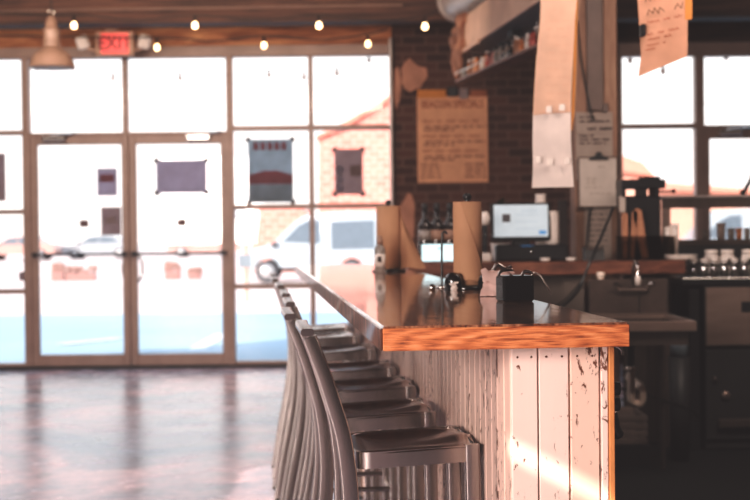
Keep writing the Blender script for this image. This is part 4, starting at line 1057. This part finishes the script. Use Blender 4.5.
# crate
p0 = at(606, 415, 190); p1 = at(648, 445, 190); t = thing('slatted_crate', 'grey slatted crate on a low stand under the sink', 'crate', (p0.x, F/190, p1.z)); w = p1.x-p0.x; h = p0.z-p1.z
for k in range(4): B((0, 0, k*h/4+.003), (w, .012, (k+1)*h/4-.006), 'slat', 'crate_grey', t, .003)
for k in range(4): B((w-.012, .012, k*h/4+.003), (w, .3, (k+1)*h/4-.006), 'slat', 'crate_grey', t, .003)
B((0, .3, 0), (w, .312, h), 'rear_side', 'crate_grey', t); B((0, .012, 0), (.012, .3, h), 'left_side', 'crate_grey', t); B((0, .012, 0), (w-.012, .3, .008), 'bottom', 'crate_grey', t)
B((-.02, -.01, -p1.z), (w+.02, .33, -.001), 'low_box', 'dark_cabinet', thing('low_plinth', 'low dark plinth under the slatted crate', 'plinth', (p0.x, F/190, p1.z)), .005)
# added tub, its pale liner stands for light through the gap
p = at(679, 338, 186); t = thing('gap_light_tub', 'pale blue-grey tub added for the light in the gap left of the oven', 'tub', (p.x, F/186, 0))
MB().lathe([(0, 0), (.05, 0), (.06, p.z-.1), (.055, p.z-.1), (.045, .02)], 18).build('body', 'dark_cabinet', t); MB().lathe([(.05, p.z-.1), (.045, p.z+.02), (.02, p.z+.03), (0, p.z+.03)], 16).build('liner', 'sign_grey', t)

# ---------------------------------------------------------------- oven at the right with jars
ok = 179; yO = F/ok; a = at(705, 285, ok); zo = a.z; t = thing('counter_oven', 'dark floor-standing oven with steel upper door below the jars', 'oven', (a.x, yO, 0)); w = 1.0
oz = lambda py: at(725, py, ok).z
B((0, .02, oz(450)), (w, .33, zo), 'cabinet', 'dark_cabinet', t, .006)
B((.0, -.01, oz(346)), (w, .02, oz(287)), 'upper_door', 'steel', t, .006)
B((.2, -.016, oz(312)), (.5, -.01, oz(302)), 'door_handle_slot', 'black_plastic', t, .003)
B((.0, -.005, oz(440)), (w, .02, oz(350)), 'lower_door', 'dark_cabinet', t, .006)
hd = MB(); hd.box((.06, -.05, oz(427)), (.6, -.02, oz(418)), .006); hd.box((.08, -.03, oz(425)), (.1, 0, oz(420))); hd.box((.5, -.03, oz(425)), (.52, 0, oz(420))); hd.build('lower_handle', 'steel_dark', t)
for (px, py, r_, mm) in ((725, 395, .024, 'steel'), (714, 379, .015, 'steel_dark')):
    p = at(px, py, ok); kb = MB().lathe([(r_, 0), (r_, .02), (r_*.8, .026), (0, .026)], 18, (p.x-a.x, -.004, p.z), Matrix.Rotation(PI/2, 3, 'X')).build('dial', mm, t)
    MB().lathe([(r_*.3, .026), (r_*.3, .034), (0, .034)], 10, (p.x-a.x, -.004, p.z), Matrix.Rotation(PI/2, 3, 'X')).build('dial_centre', 'black_plastic', t)
for x in (.035, w-.06): 
    for y in (.05, .3): MB().tube([(x, y, 0), (x, y, oz(450))], .016, 10).build('leg', 'steel_dark', t)
# side frame of the oven / dark post
B((-.09, .0, 0), (-.03, .35, zo-.02), 'side_board', 'black_plastic', thing('dark_side_panel', 'narrow black panel standing left of the oven', 'panel', (a.x, yO, 0)), .004)
# jar counter on the oven
jA = at(672, 283, ok+4); zj = zo+.045
t = thing('jar_tray', 'dark tray with a shiny rim on the oven carrying glass jars', 'tray', (jA.x+.09, yO-.02, zo+.001))
B((.0, 0, 0), (w+.1, .33, .04), 'tray_base', 'black_plastic', t, .004)
MB().tube([(0, -.004, .035), (w+.1, -.004, .035)], .008, 8).build('front_rim', 'chrome', t)
MB().tube([(.0, 0, .035), (-.0, .33, .035)], .008, 8).build('side_rim', 'chrome', t)
s = MB(); 
for y in (0, .03): s.tube([(.0, y, .11), (w+.1, y, .11)], .004, 6)
for k in range(8): s.tube([(.02+k*.15, 0, .035), (.02+k*.15, 0, .11)], .004, 6)
s.build('wire_guard', 'chrome', t)
jp = None
for k in range(11):
    if jp is None:
        jp = thing('small_jar', 'small glass jar with white lid in the front row on the tray', 'jar', (0, 0, 0), 0, 'small glass jars in the front row')
        MB().lathe([(0, 0), (.022, 0), (.025, .006), (.025, .075), (.018, .088)], 16).build('glass_body', 'jar_glass', jp)
        MB().lathe([(0, .004), (.02, .006), (.02, .05), (0, .052)], 14).build('contents', 'bottle_grey', jp)
        MB().lathe([(.02, .084), (.021, .104), (0, .106)], 16).build('lid', 'white_plastic', jp); r_ = jp
    else: r_ = copy_tree(jp)
    r_.location = (jA.x+.115+k*.057, yO+.05, zo+.042)
for k, (px, l) in enumerate(((711, 'tall white-lidded jar at the left behind the small jars'), (727, 'tall white-lidded jar in the middle behind the small jars'), (748, 'tall white-lidded jar at the right picture edge'))):
    p = at(px, 260, ok-5); r_ = thing('tall_jar', l, 'jar', (p.x, yO+.2, zo+.042), 0, 'tall jars in the back row')
    MB().lathe([(0, 0), (.038, 0), (.042, .01), (.042, .11), (.032, .128)], 18).build('glass_body', 'white_plastic', r_)
    MB().lathe([(.036, .126), (.038, .15), (0, .152)], 18).build('lid', 'white_plastic', r_)
    B((-.02, -.044, .07), (.02, -.038, .1), 'label_patch', 'ink_black', r_)
# stacked plates by the jars
p = at(684, 262, ok); t = thing('plate_stack', 'short stack of shiny plates at the right end of the back counter', 'plates', (p.x-.03, yF+.1, zsh+.001))
for k in range(3): MB().lathe([(0, 0), (.05, 0), (.09, .008), (.088, .011), (.05, .004)], 24, (0, 0, k*.009)).build('plate', 'white_plastic', t)
# dark clutter below the sink: cables
tag(MB().tube(arc([at(620, 388, 200), at(650, 396, 198), at(690, 410, 190), at(700, 420, 188)], 5), .006, 6).build('power_cable', 'black_plastic'), 'black cable sagging beneath the sink toward the oven', 'cable')

# ---------------------------------------------------------------- outside
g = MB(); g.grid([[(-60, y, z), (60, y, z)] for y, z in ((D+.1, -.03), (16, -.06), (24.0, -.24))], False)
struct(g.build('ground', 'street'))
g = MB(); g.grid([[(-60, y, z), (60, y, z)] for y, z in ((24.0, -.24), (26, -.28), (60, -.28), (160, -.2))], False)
struct(g.build('ground', 'street_sun_tint'))
for pa, pb, lb in (((187, 356), (222, 333), 'white painted parking line seen low in the right door'), ((120, 338), (60, 345), 'white painted parking line seen low in the left door')):
    A_ = []
    for (qx, qy) in (pa, pb):
        d_ = RM @ Vector(((qx-375)/F, -(qy-250)/F, -1)); k_ = (-.05-H)/d_.z; q_ = Vector((0, 0, H))+d_*k_
        A_.append(Vector((q_.x, q_.y, -.03-.03*(q_.y-12.1)/3.9 if q_.y < 16 else -.06-.18*(q_.y-16)/8)))
    n_ = (A_[1]-A_[0]).cross(Vector((0, 0, 1))).normalized()*.09
    m_ = MB(); m_.add([A_[0]-n_, A_[1]-n_, A_[1]+n_, A_[0]+n_], [(0, 1, 2, 3)]); o_ = m_.build('parking_line', 'line_white'); o_.location.z = .012; tag(o_, lb, 'road marking')
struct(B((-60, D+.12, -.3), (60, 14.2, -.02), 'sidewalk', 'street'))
def make_car(px, pxm, label, body, cat='car', facing=-1, sc_=1.0, rz=0, van=False):
    Y = F/pxm; p = at(px, 262, pxm); t = thing('parked_van' if van else 'parked_car', label, cat, (p.x, Y, -.28), rz + (0 if facing < 0 else PI)); t.scale = (sc_,)*3
    if van: prof = [(-1.75, .42), (-1.82, .75), (-1.7, 1.0), (-1.1, 1.18), (-.45, 1.8), (-.1, 2.02), (1.2, 2.1), (2.35, 2.05), (2.5, 1.2), (2.5, .45)]
    else: prof = [(-2.15, .35), (-2.2, .65), (-2.0, .82), (-1.1, .92), (-.5, 1.32), (.1, 1.42), (1.0, 1.38), (1.6, 1.0), (2.1, .92), (2.2, .6), (2.15, .35)]
    wb0, wb1 = (-1.3, 1.2) if van else (-1.3, 1.35)
    low = prof[-1][1]; pts = list(prof)
    for c_ in (wb1, wb0):
        for k in range(9):
            a = PI*k/8; pts.append((c_+.4*math.cos(a), low-.1+.4*math.sin(a)+.02 if 0 < k < 8 else low))
    MB().prism(pts, -.85, .85).build('body', body, t)
    for c_ in (wb0, wb1):
        for s_ in (-1, 1):
            wt = MB().lathe([(.2, -.1), (.3, -.11), (.34, -.07), (.34, .07), (.3, .11), (.2, .1)], 22, (c_, s_*.76, .34), Matrix.Rotation(PI/2, 3, 'X')).build('wheel', 'tyre', t)
            h_ = MB().lathe([(0, .1), (.2, .11), (.22, .06)], 18, (0, 0, 0), Matrix.Rotation(PI/2*(1 if s_ < 0 else -1), 3, 'X')).build('hub', 'hub', wt); h_.location = (c_, s_*.76, .34)
    if van: wins = [[(-.85, 1.2), (-.35, 1.7), (-.05, 1.85), (.3, 1.88), (.3, 1.15)], [(.62, .96), (.6, 1.8), (1.9, 1.84), (1.92, .98)]]
    else: wins = [[(-.95, .95), (-.45, 1.26), (.1, 1.34), (.1, .95)], [(.16, .95), (.16, 1.34), (.9, 1.3), (1.35, .98)]]
    for w_ in wins:
        for y0_, y1_ in ((-.86, -.845), (.845, .86)): MB().prism(w_, y0_, y1_).build('side_window', 'car_glass', t)
    MB().box((-1.15, -1.0, 1.05 if van else .9), (-.98, -.86, 1.22 if van else 1.04), .03).build('mirror', 'tyre', t)
    return t
make_car(312, 33, 'silver-white van parked across the street behind the bar', 'car_white', 'van', van=True)
make_car(100, 17, 'pale parked car far off in the left door view', 'car_grey')
make_car(20, 17.5, 'pale pinkish parked car far off behind the leftmost glass', 'car_red')
make_car(205, 16.5, 'pale pinkish parked car far off in the right door view', 'car_red')
def planter(px, py, w_, h_, label):
    p = at(px, py, 31); t = thing('street_planter', label, 'planter', (p.x, F/31, -.28), 0, 'reddish planters across the street')
    MB().box((-w_/2, 0, 0), (w_/2, .4, h_*.55), .02).build('planter_box', 'car_brown', t)
    s = MB(); rr = random.Random(int(px))
    for k in range(60):
        a = rr.uniform(0, 6.28); q = Vector((rr.uniform(-.5, .5)*w_, .2+rr.uniform(-.15, .15), h_*.5+rr.uniform(0, .5)*h_)); d_ = Vector((math.cos(a), .2, math.sin(a)))*.1; e_ = Vector((-math.sin(a), 0, math.cos(a)))*.05
        s.add([q-d_, q+e_, q+d_, q-e_], [(0, 1, 2, 3)])
    s.build('shrub', 'house_brown', t)
planter(57, 270, .42, .56, 'dark reddish planter across the street, left in the left door')
planter(80, 274, .95, .45, 'wide low reddish planter across the street in the left door')
planter(172, 270, .5, .56, 'dark reddish planter across the street, seen in the right door')
planter(194, 268, .4, .36, 'small low reddish planter across the street in the right door')
make_car(724, 33, 'silver-white van behind the glass display case', 'car_white', 'van', van=True)
def bpoly(pts, pxm): return [(at(px, py, pxm).x, at(px, py, pxm).z) for px, py in pts]
Y = F/27
t = thing('brick_building', 'pale sunlit brick building with sloping roofline across the street', 'building', (0, Y, 0))
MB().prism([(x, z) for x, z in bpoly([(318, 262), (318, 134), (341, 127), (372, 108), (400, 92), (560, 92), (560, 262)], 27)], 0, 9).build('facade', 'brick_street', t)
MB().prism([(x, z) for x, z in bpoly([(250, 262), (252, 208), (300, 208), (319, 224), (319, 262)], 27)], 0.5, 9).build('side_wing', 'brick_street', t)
MB().prism([(x, z) for x, z in bpoly([(316, 136), (341, 124), (400, 89), (562, 89), (562, 93), (401, 93), (342, 129), (316, 139)], 27)], -.2, 9).build('roof_edge', 'roof_pink', t)
t = thing('pink_house', 'pale pink house with low gabled roof seen through the right window', 'building', (0, F/27, 0))
MB().prism([(x, z) for x, z in bpoly([(596, 262), (596, 165), (648, 170), (650, 188), (760, 192), (760, 262)], 27)], 0, 7).build('walls', 'house_wall', t)
MB().prism([(x, z) for x, z in bpoly([(590, 168), (608, 152), (640, 163), (652, 176), (665, 183), (765, 190), (765, 194), (650, 190), (648, 176)], 27)], -.5, 7).build('roof', 'roof_pink', t)
# parking sign and post
p = at(241, 215, 46); t = thing('street_sign', 'grey square sign on a tan post outside, left of the van', 'sign', (p.x, F/46, -.28))
MB().tube([(.1, 0, 0), (.1, 0, 2.0)], .05, 8).build('post', 'post_tan', t); z0 = p.z+.28
B((-.16, -.06, z0-.12), (.16, -.04, z0+.12), 'sign_plate', 'sign_grey', t)
z0 = at(245, 261, 46).z+.28; B((-.06, -.07, z0-.14), (.22, -.05, z0+.14), 'lower_plate', 'sign_grey', t)

# ---------------------------------------------------------------- light
wd_ = bpy.data.worlds.new('world'); bpy.context.scene.world = wd_; wd_.use_nodes = True; nt = wd_.node_tree
bg = nt.nodes['Background']; tc = nt.nodes.new('ShaderNodeTexCoord'); sx = nt.nodes.new('ShaderNodeSeparateXYZ'); nt.links.new(tc.outputs['Generated'], sx.inputs[0])
cr = ramp(nt, sx.outputs[2], [(0, (255, 246, 242)), (.25, (248, 252, 255)), (1, (205, 228, 255))]); nt.links.new(cr, bg.inputs[0]); bg.inputs[1].default_value = 1.85
def sun(d, e, col, ang):
    l = bpy.data.lights.new('sun', 'SUN'); l.energy = e; l.color = col; l.angle = ang; o = bpy.data.objects.new('sun', l); C.objects.link(o)
    o.rotation_euler = Vector(d).to_track_quat('-Z', 'Y').to_euler(); return o
sun((.6, .7, -.33), 7, (1, .86, .76), .005)
def area(loc, target, sx_, sy_, e, col, spread=PI):
    l = bpy.data.lights.new('area', 'AREA'); l.shape = 'RECTANGLE'; l.size = sx_; l.size_y = sy_; l.energy = e; l.color = col; l.spread = spread
    o = bpy.data.objects.new('area_light', l); C.objects.link(o); o.location = loc; o.rotation_euler = (Vector(target)-Vector(loc)).to_track_quat('-Z', 'Y').to_euler(); return o
area((-3.4, -2.2, 1.9), (.7, 2.8, .7), 2.6, 1.8, 640, (1, .86, .79))          # daylight from unseen side windows
area((-1.9, 9.3, 2.75), (-1.9, 12.0, 3.05), 4.0, .3, 50, (1, .77, .60))         # warm glow of the string lights
area((-2.0, 7.5, 3.4), (-1.6, 7.8, 0), 3.5, 4.5, 110, (1, .92, .93))               # added fill lamp under the ceiling, brightens the open floor
area((2.0, 4.5, 3.35), (2.2, 7.6, 1.2), 2.5, 1.0, 95, (1, .82, .73))          # added fill lamp that brightens the work area
for (x0, x1, z0, z1) in ((XL, wx(393.5), 0, zt), (wx(619), XR, .75, wz2(52))):
    o = area(((x0+x1)/2, D+.12, (z0+z1)/2), ((x0+x1)/2, D-3, (z0+z1)/2), x1-x0, z1-z0, 1, (1, 1, 1)); o.data.cycles.is_portal = True
sc_ = bpy.context.scene
sc_.view_settings.view_transform = 'Standard'; sc_.view_settings.look = 'None'; sc_.view_settings.exposure = 0
vs = sc_.view_settings; vs.use_curve_mapping = True; cm = vs.curve_mapping
for ch, lo in ((0, .0165), (1, .014), (2, .0142)):
    cv = cm.curves[ch]; cv.points[0].location = (0, lo); cv.points.new(.06, .052); cv.points.new(.22, .21); cv.points[-1].location = (1, 1.12)
cm.extend = 'EXTRAPOLATED'; cm.update()
sc_.cycles.use_denoising = True; sc_.cycles.max_bounces = 8; sc_.cycles.transparent_max_bounces = 16; sc_.cycles.sample_clamp_indirect = 4; sc_.cycles.caustics_reflective = False
